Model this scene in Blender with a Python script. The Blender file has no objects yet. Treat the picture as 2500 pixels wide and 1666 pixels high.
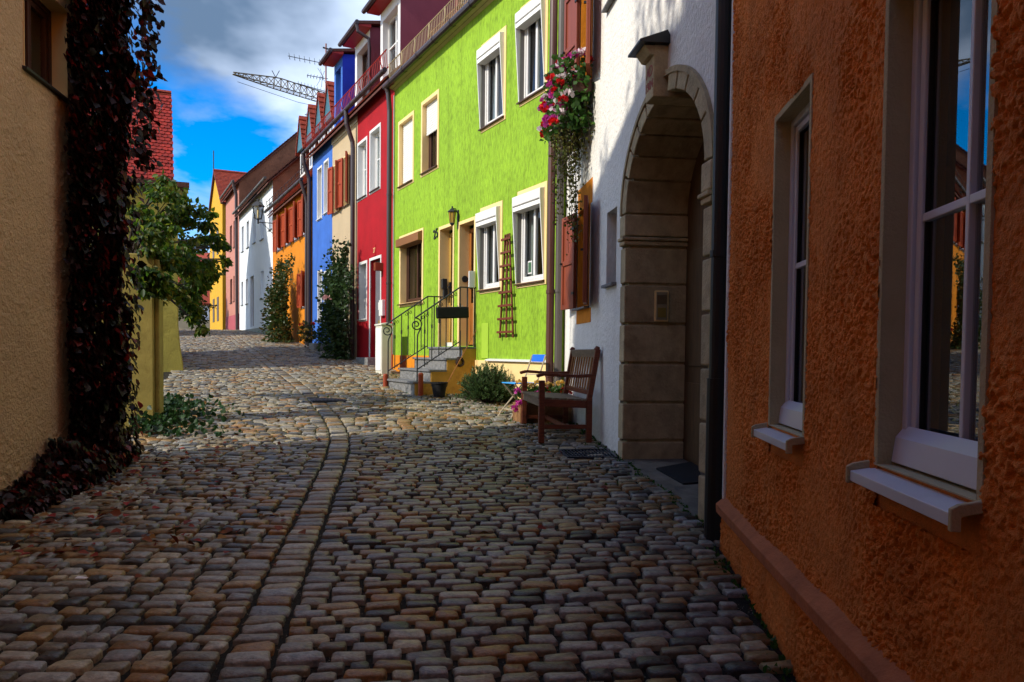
import bpy, bmesh, math, random
import numpy as np
from mathutils import Vector, Matrix
random.seed(7); rng = np.random.default_rng(11)
sc = bpy.context.scene
C = sc.collection
R = math.radians

# ------------------------------------------------------------------ camera
EYE = 1.41
FPX, PW, PH = 1944.0, 2500.0, 1666.0
PITCH, ROLL, HORIZ = R(2.0), R(0.6), 864.0
SHIFT = (HORIZ - (PH/2 - FPX*math.tan(PITCH)))/PW
camd = bpy.data.cameras.new('camera'); cam = bpy.data.objects.new('camera', camd); C.objects.link(cam)
camd.sensor_width = 36.0; camd.lens = 36.0*FPX/PW; camd.clip_start = 0.05; camd.clip_end = 2000
camd.shift_y = SHIFT
CROT = Matrix.Rotation(math.pi/2-PITCH, 3, 'X') @ Matrix.Rotation(ROLL, 3, 'Z')
cam.matrix_world = Matrix.Translation((0, 0, EYE)) @ CROT.to_4x4()
sc.camera = cam

# ------------------------------------------------------------------ sky, sun, exposure
SUN_AZ = Vector((-0.87, -0.49, 0)).normalized()     # towards the sun, on the ground
SUN_EL = R(36)
SKY_STRENGTH, SUN_STRENGTH = 0.15, 2.0
w = bpy.data.worlds.new('World'); sc.world = w; w.use_nodes = True
nt = w.node_tree; nt.nodes.clear(); N = nt.nodes.new; L = nt.links.new
sky = N('ShaderNodeTexSky'); sky.sky_type = 'NISHITA'; sky.sun_disc = False
sky.sun_elevation = SUN_EL; sky.sun_rotation = math.atan2(SUN_AZ.x, SUN_AZ.y)
sky.air_density = 1.0; sky.dust_density = 0.3; sky.ozone_density = 3.0
hs = N('ShaderNodeHueSaturation'); hs.inputs['Saturation'].default_value = 1.7; hs.inputs['Value'].default_value = 0.66; hs.inputs['Hue'].default_value = 0.512
L(sky.outputs[0], hs.inputs['Color'])
tc = N('ShaderNodeTexCoord'); sep = N('ShaderNodeSeparateXYZ'); L(tc.outputs['Generated'], sep.inputs[0])
add = N('ShaderNodeMath'); add.operation = 'ADD'; add.inputs[1].default_value = 0.16
mx = N('ShaderNodeMath'); mx.operation = 'MAXIMUM'; mx.inputs[1].default_value = 0.0
L(sep.outputs['Z'], mx.inputs[0]); L(mx.outputs[0], add.inputs[0])
dv = N('ShaderNodeVectorMath'); dv.operation = 'DIVIDE'
cmb = N('ShaderNodeCombineXYZ')
for i in range(3): L(add.outputs[0], cmb.inputs[i])
L(tc.outputs['Generated'], dv.inputs[0]); L(cmb.outputs[0], dv.inputs[1])
mp = N('ShaderNodeMapping'); mp.inputs['Location'].default_value = (3.803, 10.976, 0.0); mp.inputs['Scale'].default_value = (1.0, 0.75, 0.0)
L(dv.outputs[0], mp.inputs['Vector'])
nz = N('ShaderNodeTexNoise'); nz.inputs['Scale'].default_value = 1.5; nz.inputs['Detail'].default_value = 9; nz.inputs['Roughness'].default_value = 0.52; nz.inputs['Distortion'].default_value = 0.25
L(mp.outputs[0], nz.inputs['Vector'])
cr = N('ShaderNodeValToRGB'); cr.color_ramp.elements[0].position = 0.385; cr.color_ramp.elements[1].position = 0.545
cr.color_ramp.elements[0].color = (0, 0, 0, 1); cr.color_ramp.elements[1].color = (1, 1, 1, 1)
L(nz.outputs['Fac'], cr.inputs[0])
nz2 = N('ShaderNodeTexNoise'); nz2.inputs['Scale'].default_value = 0.9; nz2.inputs['Detail'].default_value = 6
mp2 = N('ShaderNodeMapping'); mp2.inputs['Location'].default_value = (10.672, 8.531, 0); L(mp.outputs[0], mp2.inputs['Vector']); L(mp2.outputs[0], nz2.inputs['Vector'])
cc = N('ShaderNodeValToRGB')
cc.color_ramp.elements[0].position = 0.37; cc.color_ramp.elements[0].color = (0.42, 0.68, 1.1, 1)
cc.color_ramp.elements[1].position = 0.66; cc.color_ramp.elements[1].color = (9.6, 10.0, 10.8, 1)
_e = cc.color_ramp.elements.new(0.50); _e.color = (2.5, 3.0, 3.9, 1)
L(nz2.outputs['Fac'], cc.inputs[0])
hz = N('ShaderNodeMapRange'); hz.inputs['From Min'].default_value = 0.03; hz.inputs['From Max'].default_value = 0.20; hz.inputs['To Min'].default_value = 0.15; L(sep.outputs['Z'], hz.inputs['Value'])   # clouds thin out towards the horizon
hm = N('ShaderNodeMath'); hm.operation = 'MULTIPLY'; L(cr.outputs['Color'], hm.inputs[0]); L(hz.outputs[0], hm.inputs[1])
mixc = N('ShaderNodeMixRGB'); L(hm.outputs[0], mixc.inputs['Fac']); L(hs.outputs[0], mixc.inputs['Color1']); L(cc.outputs[0], mixc.inputs['Color2'])
bg = N('ShaderNodeBackground'); bg.inputs['Strength'].default_value = SKY_STRENGTH
L(mixc.outputs[0], bg.inputs['Color'])
wo = N('ShaderNodeOutputWorld'); L(bg.outputs[0], wo.inputs['Surface'])
sd = bpy.data.lights.new('sun', 'SUN'); sd.energy = SUN_STRENGTH; sd.angle = R(0.9); sd.color = (1.0, 0.93, 0.80)
sun = bpy.data.objects.new('sun', sd); C.objects.link(sun)
SDIR = Vector((SUN_AZ.x*math.cos(SUN_EL), SUN_AZ.y*math.cos(SUN_EL), math.sin(SUN_EL)))
sun.rotation_euler = SDIR.to_track_quat('Z', 'Y').to_euler(); sun.location = SDIR*60
sc.view_settings.view_transform = 'Standard'; sc.view_settings.look = 'None'
sc.view_settings.exposure = 1.32; sc.view_settings.gamma = 1.0
sc.cycles.use_denoising = True; sc.cycles.max_bounces = 8; sc.cycles.transparent_max_bounces = 12
sc.cycles.sample_clamp_indirect = 6.0

# ------------------------------------------------------------------ geometry helpers
def ray(px, py):
    d = Vector(((px-PW/2)/FPX, -(py-PH/2-SHIFT*PW)/FPX, -1.0))
    return CROT @ d
def project(p):
    q = CROT.transposed() @ (Vector(p)-Vector((0, 0, EYE)))
    if q.z > -0.05: return (-9999, -9999)
    return (PW/2+FPX*q.x/-q.z, PH/2+SHIFT*PW-FPX*q.y/-q.z)
def at_depth(px, py, Y):
    d = ray(px, py); t = Y/d.y
    return Vector((d.x*t, Y, EYE+d.z*t))
_gy = np.array([-40, -8, 0, 3, 8, 13, 18, 22.7, 29.5, 36, 41, 46, 60, 120, 400.])
_gz = np.array([-2.4, -.48, 0, .18, .48, .81, 1.19, 1.55, 2.03, 2.36, 2.44, 2.38, 1.5, -4, -25.])
_fy = np.linspace(-40, 400, 8801); _fz = np.interp(_fy, _gy, _gz)
_k = np.ones(41)/41; _fz = np.convolve(np.pad(_fz, 20, mode='edge'), _k, 'valid')
def gz(y): return np.interp(y, _fy, _fz)
def on_ground(px, py):
    d = ray(px, py); lo, hi = 0.5, 60.0
    prev = None
    for t in np.linspace(0.8, 60, 3000):
        p = Vector((d.x*t, d.y*t, EYE+d.z*t))
        if p.z <= gz(p.y): return p
    return p

class MB:
    def __init__(s, M=None): s.v = []; s.f = []; s.M = M
    def add(s, vs, fs):
        o = len(s.v)
        if s.M is not None: vs = [tuple(s.M @ Vector(v)) for v in vs]
        s.v += [tuple(v) for v in vs]; s.f += [tuple(i+o for i in f) for f in fs]; return s
    def box(s, x0, x1, y0, y1, z0, z1):
        return s.add([(x0,y0,z0),(x1,y0,z0),(x1,y1,z0),(x0,y1,z0),(x0,y0,z1),(x1,y0,z1),(x1,y1,z1),(x0,y1,z1)],
                     [(0,3,2,1),(4,5,6,7),(0,1,5,4),(1,2,6,5),(2,3,7,6),(3,0,4,7)])
    def quad(s, a, b, c, d): return s.add([a,b,c,d], [(0,1,2,3)])
    def bar(s, a, b, w, h, up=(0,0,1)):
        a, b = Vector(a), Vector(b); t = (b-a).normalized(); u = Vector(up)
        sd = t.cross(u)
        if sd.length < 1e-4: sd = t.cross(Vector((0,1,0)))
        sd.normalize(); u = sd.cross(t)
        vs = []
        for p in (a, b):
            for i, j in ((-1,-1),(1,-1),(1,1),(-1,1)): vs.append(p+sd*(i*w/2)+u*(j*h/2))
        return s.add(vs, [(0,3,2,1),(4,5,6,7),(0,1,5,4),(1,2,6,5),(2,3,7,6),(3,0,4,7)])
    def tube(s, pts, r, n=8, caps=True):
        pts = [Vector(p) for p in pts]; rs = r if isinstance(r, (list, tuple)) else [r]*len(pts)
        vs, fs = [], []; prev = None
        for i, p in enumerate(pts):
            t = (pts[min(i+1, len(pts)-1)]-pts[max(i-1, 0)]).normalized()
            if prev is None:
                a = t.cross(Vector((0,0,1)))
                if a.length < 1e-3: a = t.cross(Vector((1,0,0)))
            else:
                a = prev-t*prev.dot(t)
            a.normalize(); prev = a; b = t.cross(a)
            for k in range(n):
                th = 2*math.pi*k/n; vs.append(p+(a*math.cos(th)+b*math.sin(th))*rs[i])
        for i in range(len(pts)-1):
            for k in range(n):
                k2 = (k+1) % n; fs.append((i*n+k, i*n+k2, (i+1)*n+k2, (i+1)*n+k))
        if caps:
            fs.append(tuple(reversed(range(n)))); fs.append(tuple((len(pts)-1)*n+k for k in range(n)))
        return s.add(vs, fs)
    def prism(s, poly, y0, y1):                       # polygon in (x, z), extruded along y
        n = len(poly)
        vs = [(x, y0, z) for x, z in poly]+[(x, y1, z) for x, z in poly]
        fs = [tuple(range(n)), tuple(reversed(range(n, 2*n)))]+[((i+1) % n, i, n+i, n+(i+1) % n) for i in range(n)]
        return s.add(vs, fs)
    def prismx(s, poly, x0, x1):                      # polygon in (y, z), extruded along x
        n = len(poly)
        vs = [(x0, y, z) for y, z in poly]+[(x1, y, z) for y, z in poly]
        fs = [tuple(reversed(range(n))), tuple(range(n, 2*n))]+[(i, (i+1) % n, n+(i+1) % n, n+i) for i in range(n)]
        return s.add(vs, fs)
    def lathe(s, prof, n=12, c=(0,0,0)):
        vs, fs = [], []
        for r, z in prof:
            for k in range(n):
                a = 2*math.pi*k/n; vs.append((c[0]+r*math.cos(a), c[1]+r*math.sin(a), c[2]+z))
        for i in range(len(prof)-1):
            for k in range(n):
                k2 = (k+1) % n; fs.append((i*n+k, i*n+k2, (i+1)*n+k2, (i+1)*n+k))
        fs.append(tuple(reversed(range(n)))); fs.append(tuple((len(prof)-1)*n+k for k in range(n)))
        return s.add(vs, fs)
    def build(s, name, mat, parent=None, smooth=False, bevel=0.0, loc=None):
        me = bpy.data.meshes.new(name); me.from_pydata(s.v, [], s.f); me.update()
        bm = bmesh.new(); bm.from_mesh(me); bmesh.ops.recalc_face_normals(bm, faces=bm.faces); bm.to_mesh(me); bm.free()
        return link(name, me, mat, parent, smooth, bevel, loc)
def link(name, me, mat, parent=None, smooth=False, bevel=0.0, loc=None):
    me.materials.clear(); me.materials.append(mat)
    if smooth: me.polygons.foreach_set('use_smooth', [True]*len(me.polygons))
    o = bpy.data.objects.new(name, me); C.objects.link(o)
    if parent is not None:
        o.parent = parent
        if loc is None: o.location = (0, 0, -parent.get('_z0', 0.0)) if '_z0' in parent else (0, 0, 0)
    if loc is not None: o.location = loc
    if bevel:
        b = o.modifiers.new('bevel', 'BEVEL'); b.width = bevel; b.segments = 2; b.limit_method = 'ANGLE'; b.angle_limit = R(40)
    return o
def np_mesh(name, V, Fq):
    me = bpy.data.meshes.new(name); V = np.asarray(V, np.float32); Fq = np.asarray(Fq, np.int32)
    k = Fq.shape[1]; me.vertices.add(len(V)); me.vertices.foreach_set('co', V.ravel())
    me.loops.add(Fq.size); me.loops.foreach_set('vertex_index', Fq.ravel())
    me.polygons.add(len(Fq)); me.polygons.foreach_set('loop_start', np.arange(0, Fq.size, k, dtype=np.int32))
    me.update(calc_edges=True); me.validate(); return me
def tag(o, label, cat, group=None, kind=None):
    if label: o['label'] = label
    if cat: o['category'] = cat
    if group: o['group'] = group
    if kind: o['kind'] = kind
    return o
def thing(name, label, cat, loc=(0,0,0), rz=0.0, group=None):
    o = bpy.data.objects.new(name, None); C.objects.link(o); o.empty_display_size = 0.2
    o.location = loc; o.rotation_euler = (0, 0, rz); return tag(o, label, cat, group)
def copy_tree(o, parent=None):
    c = o.copy(); C.objects.link(c); c.parent = parent
    for ch in list(o.children): copy_tree(ch, c)
    return c
def text_mesh(body, size, depth=0.004):
    cu = bpy.data.curves.new('lettering', 'FONT'); cu.body = body; cu.size = size; cu.extrude = depth; cu.align_x = 'CENTER'; cu.align_y = 'CENTER'
    o = bpy.data.objects.new('lettering', cu); C.objects.link(o)
    dg = bpy.context.evaluated_depsgraph_get(); me = bpy.data.meshes.new_from_object(o.evaluated_get(dg))
    bpy.data.objects.remove(o); return me

# value noise on arrays
def vnoise(X, Y, seed=0):
    xi = np.floor(X).astype(np.int64); yi = np.floor(Y).astype(np.int64); fx = X-xi; fy = Y-yi
    fx = fx*fx*(3-2*fx); fy = fy*fy*(3-2*fy)
    def h(a, b):
        n = (a*374761393+b*668265263+seed*1442695041) & 0x7fffffff
        n = ((n ^ (n >> 13))*1274126177) & 0x7fffffff
        return ((n ^ (n >> 16)) & 0xffff)/65535.0
    return (h(xi,yi)*(1-fx)+h(xi+1,yi)*fx)*(1-fy)+(h(xi,yi+1)*(1-fx)+h(xi+1,yi+1)*fx)*fy

# ------------------------------------------------------------------ materials
MATS = {}
def mat(name, col, rough=0.85, var=0.12, vscale=2.0, bump=0.0, bscale=50.0, spec=0.3, metal=0.0, streak=0.0, stretch=(1,1,1), dirt=0.0, fine=0.0, fscale=40.0, objvar=0.0):
    if name in MATS: return MATS[name]
    m = bpy.data.materials.new(name); MATS[name] = m; m.use_nodes = True; t = m.node_tree; b = t.nodes['Principled BSDF']
    n = t.nodes.new; l = t.links.new
    b.inputs['Roughness'].default_value = rough; b.inputs['Metallic'].default_value = metal; b.inputs['Specular IOR Level'].default_value = spec
    tcn = n('ShaderNodeTexCoord'); mpn = n('ShaderNodeMapping'); mpn.inputs['Scale'].default_value = stretch; l(tcn.outputs['Object'], mpn.inputs['Vector'])
    c0 = [max(0, x*(1-var)) for x in col]+[1]; c1 = [min(1, x*(1+var)) for x in col]+[1]
    last = None
    if var > 0:
        nn = n('ShaderNodeTexNoise'); nn.inputs['Scale'].default_value = vscale; nn.inputs['Detail'].default_value = 6; nn.inputs['Roughness'].default_value = 0.62
        l(mpn.outputs[0], nn.inputs['Vector'])
        r = n('ShaderNodeValToRGB'); r.color_ramp.elements[0].position = 0.3; r.color_ramp.elements[1].position = 0.7
        r.color_ramp.elements[0].color = c0; r.color_ramp.elements[1].color = c1
        l(nn.outputs['Fac'], r.inputs[0]); last = r.outputs[0]
    def mulcol(last, fac_out, darkcol):
        mm = n('ShaderNodeMixRGB'); mm.blend_type = 'MULTIPLY'; l(fac_out, mm.inputs['Fac'])
        if last: l(last, mm.inputs['Color1'])
        else: mm.inputs['Color1'].default_value = (*col, 1)
        mm.inputs['Color2'].default_value = (*darkcol, 1); return mm.outputs[0]
    if streak > 0:                                    # rain streaks running down the plaster
        m2 = n('ShaderNodeMapping'); m2.inputs['Scale'].default_value = (7, 7, 0.5); l(tcn.outputs['Object'], m2.inputs['Vector'])
        n2 = n('ShaderNodeTexNoise'); n2.inputs['Scale'].default_value = 1.0; n2.inputs['Detail'].default_value = 5; l(m2.outputs[0], n2.inputs['Vector'])
        r2 = n('ShaderNodeMapRange'); r2.inputs['From Min'].default_value = 0.52; r2.inputs['From Max'].default_value = 0.75; r2.inputs['To Max'].default_value = streak
        l(n2.outputs['Fac'], r2.inputs['Value']); last = mulcol(last, r2.outputs[0], (0.55, 0.5, 0.42))
    if dirt > 0:
        n3 = n('ShaderNodeTexNoise'); n3.inputs['Scale'].default_value = 5.5; n3.inputs['Detail'].default_value = 8; n3.inputs['Roughness'].default_value = 0.7; l(tcn.outputs['Object'], n3.inputs['Vector'])
        r3 = n('ShaderNodeMapRange'); r3.inputs['From Min'].default_value = 0.5; r3.inputs['From Max'].default_value = 0.7; r3.inputs['To Max'].default_value = dirt
        l(n3.outputs['Fac'], r3.inputs['Value']); last = mulcol(last, r3.outputs[0], (0.35, 0.3, 0.24))
    if fine > 0:
        n4 = n('ShaderNodeTexNoise'); n4.inputs['Scale'].default_value = fscale; n4.inputs['Detail'].default_value = 3; l(mpn.outputs[0], n4.inputs['Vector'])
        r4 = n('ShaderNodeMapRange'); r4.inputs['From Min'].default_value = 0.45; r4.inputs['From Max'].default_value = 0.65; r4.inputs['To Max'].default_value = fine
        l(n4.outputs['Fac'], r4.inputs['Value']); last = mulcol(last, r4.outputs[0], (0.4, 0.4, 0.4))
    if objvar > 0:
        oi = n('ShaderNodeObjectInfo'); r5 = n('ShaderNodeMapRange'); r5.inputs['To Min'].default_value = 1-objvar; r5.inputs['To Max'].default_value = 1+objvar; l(oi.outputs['Random'], r5.inputs['Value'])
        m5 = n('ShaderNodeMixRGB'); m5.blend_type = 'MULTIPLY'; m5.inputs['Fac'].default_value = 1.0; l(last, m5.inputs['Color1']); l(r5.outputs[0], m5.inputs['Color2']); last = m5.outputs[0]
    if last: l(last, b.inputs['Base Color'])
    else: b.inputs['Base Color'].default_value = (*col, 1)
    if bump > 0:
        nb = n('ShaderNodeTexNoise'); nb.inputs['Scale'].default_value = bscale; nb.inputs['Detail'].default_value = 4; nb.inputs['Roughness'].default_value = 0.6
        l(mpn.outputs[0], nb.inputs['Vector'])
        bp = n('ShaderNodeBump'); bp.inputs['Strength'].default_value = min(1.0, bump); bp.inputs['Distance'].default_value = 0.02*max(1.0, bump)
        l(nb.outputs['Fac'], bp.inputs['Height']); l(bp.outputs[0], b.inputs['Normal'])
    return m
def leaf_mat(name, cols, rough=0.5, transl=0.35, spec=0.35):
    m = bpy.data.materials.new(name); m.use_nodes = True; t = m.node_tree; n = t.nodes.new; l = t.links.new; b = t.nodes['Principled BSDF']; out = t.nodes['Material Output']
    g = n('ShaderNodeNewGeometry'); oi = n('ShaderNodeObjectInfo'); ad = n('ShaderNodeMath'); ad.operation = 'ADD'; fr = n('ShaderNodeMath'); fr.operation = 'FRACT'
    l(g.outputs['Random Per Island'], ad.inputs[0]); l(oi.outputs['Random'], ad.inputs[1]); l(ad.outputs[0], fr.inputs[0])
    r = n('ShaderNodeValToRGB'); r.color_ramp.interpolation = 'LINEAR'
    e = r.color_ramp.elements; k = len(cols)
    e[0].position = 0; e[0].color = (*cols[0], 1); e[1].position = 1; e[1].color = (*cols[-1], 1)
    for i in range(1, k-1): q = e.new(i/(k-1)); q.color = (*cols[i], 1)
    l(fr.outputs[0], r.inputs[0]); l(r.outputs[0], b.inputs['Base Color']); b.inputs['Roughness'].default_value = rough; b.inputs['Specular IOR Level'].default_value = spec
    tr = n('ShaderNodeBsdfTranslucent'); l(r.outputs[0], tr.inputs['Color']); mxs = n('ShaderNodeMixShader'); mxs.inputs[0].default_value = transl
    l(b.outputs[0], mxs.inputs[1]); l(tr.outputs[0], mxs.inputs[2]); l(mxs.outputs[0], out.inputs['Surface']); MATS[name] = m; return m
def glass_mat(name, tint=(0.9, 0.95, 0.95), rough=0.01, ior=1.7, wob=0.0):
    m = bpy.data.materials.new(name); m.use_nodes = True; t = m.node_tree; n = t.nodes.new; l = t.links.new; out = t.nodes['Material Output']; t.nodes.remove(t.nodes['Principled BSDF'])
    fz = n('ShaderNodeFresnel'); fz.inputs['IOR'].default_value = ior
    tr = n('ShaderNodeBsdfTransparent'); tr.inputs['Color'].default_value = (*tint, 1); gl = n('ShaderNodeBsdfGlossy'); gl.inputs['Roughness'].default_value = rough
    if wob:
        tcn = n('ShaderNodeTexCoord'); nb = n('ShaderNodeTexNoise'); nb.inputs['Scale'].default_value = 70.0 if wob > .3 else 3.0; l(tcn.outputs['Object'], nb.inputs['Vector'])
        bp = n('ShaderNodeBump'); bp.inputs['Strength'].default_value = wob; bp.inputs['Distance'].default_value = 0.01; l(nb.outputs['Fac'], bp.inputs['Height']); l(bp.outputs[0], gl.inputs['Normal'])
    ge = n('ShaderNodeNewGeometry'); iv = n('ShaderNodeMath'); iv.operation = 'SUBTRACT'; iv.inputs[0].default_value = 1.0; l(ge.outputs['Backfacing'], iv.inputs[1]); mu = n('ShaderNodeMath'); mu.operation = 'MULTIPLY'; l(fz.outputs[0], mu.inputs[0]); l(iv.outputs[0], mu.inputs[1])
    mxs = n('ShaderNodeMixShader'); l(mu.outputs[0], mxs.inputs[0]); l(tr.outputs[0], mxs.inputs[1]); l(gl.outputs[0], mxs.inputs[2]); l(mxs.outputs[0], out.inputs['Surface']); MATS[name] = m; return m
def vcol_mat(name, rough=0.42, bump=0.6, bscale=70):
    m = bpy.data.materials.new(name); m.use_nodes = True; t = m.node_tree; n = t.nodes.new; l = t.links.new; b = t.nodes['Principled BSDF']
    a = n('ShaderNodeVertexColor'); a.layer_name = 'stone'; tcn = n('ShaderNodeNewGeometry')
    nn = n('ShaderNodeTexNoise'); nn.inputs['Scale'].default_value = 28; nn.inputs['Detail'].default_value = 6; nn.inputs['Roughness'].default_value = 0.7; l(tcn.outputs['Position'], nn.inputs['Vector'])
    mr = n('ShaderNodeMapRange'); mr.inputs['From Min'].default_value = 0.3; mr.inputs['From Max'].default_value = 0.7; mr.inputs['To Min'].default_value = 0.5; mr.inputs['To Max'].default_value = 1.45
    l(nn.outputs['Fac'], mr.inputs['Value'])
    mm = n('ShaderNodeMixRGB'); mm.blend_type = 'MULTIPLY'; mm.inputs['Fac'].default_value = 1; l(a.outputs['Color'], mm.inputs['Color1']); l(mr.outputs[0], mm.inputs['Color2'])
    l(mm.outputs[0], b.inputs['Base Color']); b.inputs['Roughness'].default_value = rough; b.inputs['Specular IOR Level'].default_value = 0.35
    bp = n('ShaderNodeBump'); bp.inputs['Strength'].default_value = bump; bp.inputs['Distance'].default_value = 0.01
    nb = n('ShaderNodeTexNoise'); nb.inputs['Scale'].default_value = bscale; nb.inputs['Detail'].default_value = 5; l(tcn.outputs['Position'], nb.inputs['Vector'])
    l(nb.outputs['Fac'], bp.inputs['Height']); l(bp.outputs[0], b.inputs['Normal']); MATS[name] = m; return m

m_orange = mat('orange_roughcast', (0.80, 0.255, 0.045), var=0.24, vscale=2.5, bump=0.5, bscale=190, streak=0.28, dirt=.12, fine=.2, fscale=70)  # fine: dark speckle paints in the shade of the render's pits
m_orange_smooth = mat('orange_band', (0.46, 0.15, 0.055), var=0.2, vscale=6, bump=0.25, bscale=60, dirt=0.4)
m_white = mat('white_render', (0.80, 0.77, 0.71), var=0.07, vscale=2, bump=1.0, bscale=34, stretch=(1, 1, 0.6), streak=0.16, fine=.12, fscale=30)
m_green = mat('lime_render', (0.255, 0.435, 0.022), var=0.16, vscale=1.6, bump=1.0, bscale=19, stretch=(1.6, 1.6, 0.55), streak=0.5, fine=0.5, fscale=16, dirt=.22)
m_red = mat('red_paint', (0.34, 0.002, 0.008), var=0.15, vscale=2, bump=0.25, bscale=30, streak=.3, dirt=.15)
m_beige = mat('cream_render', (0.47, 0.36, 0.22), var=0.06, bump=0.15, bscale=40, streak=0.15)
m_blue = mat('blue_render', (0.04, 0.135, 0.48), var=0.14, bump=0.2, bscale=30, streak=.3, dirt=.12)
m_blue_deep = mat('deep_blue_render', (0.012, 0.035, 0.42), var=0.08, bump=0.15, bscale=40)
m_ochre = mat('ochre_orange_render', (0.60, 0.20, 0.007), var=0.12, bump=0.4, bscale=20, streak=0.3)
m_fwhite = mat('cool_white_render', (0.74, 0.78, 0.82), var=0.06, bump=0.3, bscale=20, streak=0.1)
m_pink = mat('pink_render', (0.48, 0.20, 0.15), var=0.08, bump=0.2, bscale=20, streak=0.1)
m_yellow = mat('yellow_render', (0.60, 0.32, 0.015), var=0.08, bump=0.2, bscale=20)
m_brown_gable = mat('brown_gable_render', (0.20, 0.085, 0.045), var=0.2, bump=0.3, bscale=12, dirt=0.5)
m_maroon = mat('maroon_render', (0.20, 0.05, 0.07), var=0.1, bump=0.1)
m_lbeige = mat('sand_roughcast', (0.53, 0.36, 0.185), var=0.10, vscale=2, bump=1.0, bscale=42, streak=0.12)
m_lplinth = mat('sand_plinth', (0.34, 0.22, 0.09), var=0.25, vscale=4, bump=0.4, bscale=30, dirt=0.6)
m_cream = mat('cream_trim', (0.80, 0.58, 0.26), var=0.06, bump=0.1, bscale=60)
m_reveal = mat('sand_reveal', (0.50, 0.42, 0.24), var=0.1, vscale=6, bump=0.3, bscale=70)
m_stone = mat('portal_stone', (0.44, 0.345, 0.20), var=0.22, vscale=7, bump=0.5, bscale=45, dirt=0.5, streak=.25, objvar=.16)
m_white_paint = mat('white_paint', (0.70, 0.69, 0.67), rough=0.4, var=0.04)
m_pvc = mat('white_pvc', (0.66, 0.68, 0.75), rough=0.3, var=0.04, spec=0.5)
m_alu = mat('white_sill_metal', (0.72, 0.75, 0.80), rough=0.28, var=0.06, spec=0.5, dirt=0.15)
m_black = mat('black_metal', (0.012, 0.012, 0.013), rough=0.45, var=0.2, spec=0.4)
m_iron = mat('wrought_iron', (0.02, 0.022, 0.024), rough=0.5, var=0.2, spec=0.4)
m_copper = mat('brown_pipe', (0.075, 0.022, 0.012), rough=0.42, var=0.2, spec=0.5, stretch=(1, 1, .2))
m_zinc = mat('weathered_zinc', (0.08, 0.068, 0.06), rough=0.5, var=0.25, spec=0.5, stretch=(1, 1, .2))
m_dpipe = mat('dark_pipe', (0.035, 0.02, 0.022), rough=0.4, var=0.2, spec=0.5)
m_wood = mat('teak_wood', (0.145, 0.033, 0.012), rough=0.5, var=0.35, vscale=7, bump=0.3, bscale=60, stretch=(6, 1, 6))
m_wood_grey = mat('weathered_teak', (0.17, 0.115, 0.07), rough=0.65, var=0.35, vscale=7, bump=0.4, bscale=60, stretch=(1, 8, 8), dirt=0.3)
m_wood_slat = mat('golden_teak', (0.27, 0.10, 0.025), rough=0.5, var=0.4, vscale=7, bump=0.3, bscale=60, stretch=(8, 8, 1))
m_shutter = mat('maroon_shutter', (0.21, 0.042, 0.016), rough=0.5, var=0.15, vscale=4, stretch=(4, 4, .5), spec=0.4)
m_shutter_red = mat('rust_red_shutter', (0.30, 0.045, 0.014), rough=0.55, var=0.2, vscale=4, stretch=(4, 4, .5))
m_brown_door = mat('brown_door', (0.30, 0.105, 0.02), rough=0.45, var=0.25, vscale=6, stretch=(5, 5, .6))
m_ochre_door = mat('ochre_door', (0.40, 0.25, 0.05), rough=0.5, var=0.15)
m_dark_door = mat('dark_oak_door', (0.10, 0.055, 0.024), rough=0.6, var=0.3, vscale=6, stretch=(5, 5, .6))
m_grey_door = mat('grey_door', (0.14, 0.14, 0.16), rough=0.5, var=0.08)
m_brown_frame = mat('brown_window_frame', (0.07, 0.03, 0.018), rough=0.45, var=0.2)
m_tile = mat('red_clay_tile', (0.24, 0.035, 0.014), rough=0.75, var=0.4, vscale=6, bump=0.4, bscale=25, dirt=0.5)
m_tile_bright = mat('bright_clay_tile', (0.25, 0.035, 0.014), rough=0.7, var=0.5, vscale=9, bump=0.3, bscale=25, dirt=0.3)
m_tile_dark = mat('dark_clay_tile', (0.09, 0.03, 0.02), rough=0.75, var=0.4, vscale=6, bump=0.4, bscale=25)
m_teal = mat('teal_gable', (0.03, 0.12, 0.16), rough=0.5, var=0.1)
m_snow_red = mat('red_snow_guard', (0.34, 0.015, 0.012), rough=0.5, var=0.15)
m_snow_gold = mat('galvanised_snow_guard', (0.34, 0.25, 0.12), rough=0.4, var=0.2, spec=0.5)
m_granite = mat('granite_step', (0.17, 0.168, 0.165), rough=0.6, var=0.5, vscale=22, bump=0.2, bscale=60, stretch=(1, 1, 1.0))
m_granite_dark = mat('granite_nosing', (0.15, 0.15, 0.155), rough=0.6, var=0.4, vscale=30)
m_stair_side = mat('ochre_stair_side', (0.42, 0.23, 0.035), var=0.2, vscale=4, bump=0.3, bscale=40, dirt=0.4)
m_red_post = mat('rust_red_post', (0.28, 0.045, 0.012), rough=0.6, var=0.2)
m_bluepaint = mat('bright_blue_paint', (0.01, 0.13, 0.66), rough=0.35, var=0.08, spec=0.5)
m_lightblue = mat('light_blue_slats', (0.035, 0.30, 0.72), rough=0.4, var=0.12)
m_steel_tan = mat('tan_steel', (0.40, 0.33, 0.22), rough=0.4, var=0.15)
m_trough = mat('trough_wood', (0.26, 0.13, 0.05), rough=0.8, var=0.3, vscale=6, bump=0.5, bscale=40, dirt=0.5)
m_soil = mat('joint_earth', (0.016, 0.013, 0.008), rough=1.0, var=0.5, vscale=30, bump=0.8, bscale=80)
m_earth = mat('earth', (0.05, 0.04, 0.028), rough=1.0, var=0.4, vscale=3, bump=0.5, bscale=20)
m_bark = mat('bark', (0.05, 0.035, 0.025), rough=0.9, var=0.3, vscale=8, bump=0.8, bscale=25)
m_vine_stem = mat('vine_stem', (0.035, 0.02, 0.015), rough=0.9, var=0.3)
m_cable = mat('pale_cable', (0.6, 0.6, 0.58), rough=0.5, var=0.05)
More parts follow.
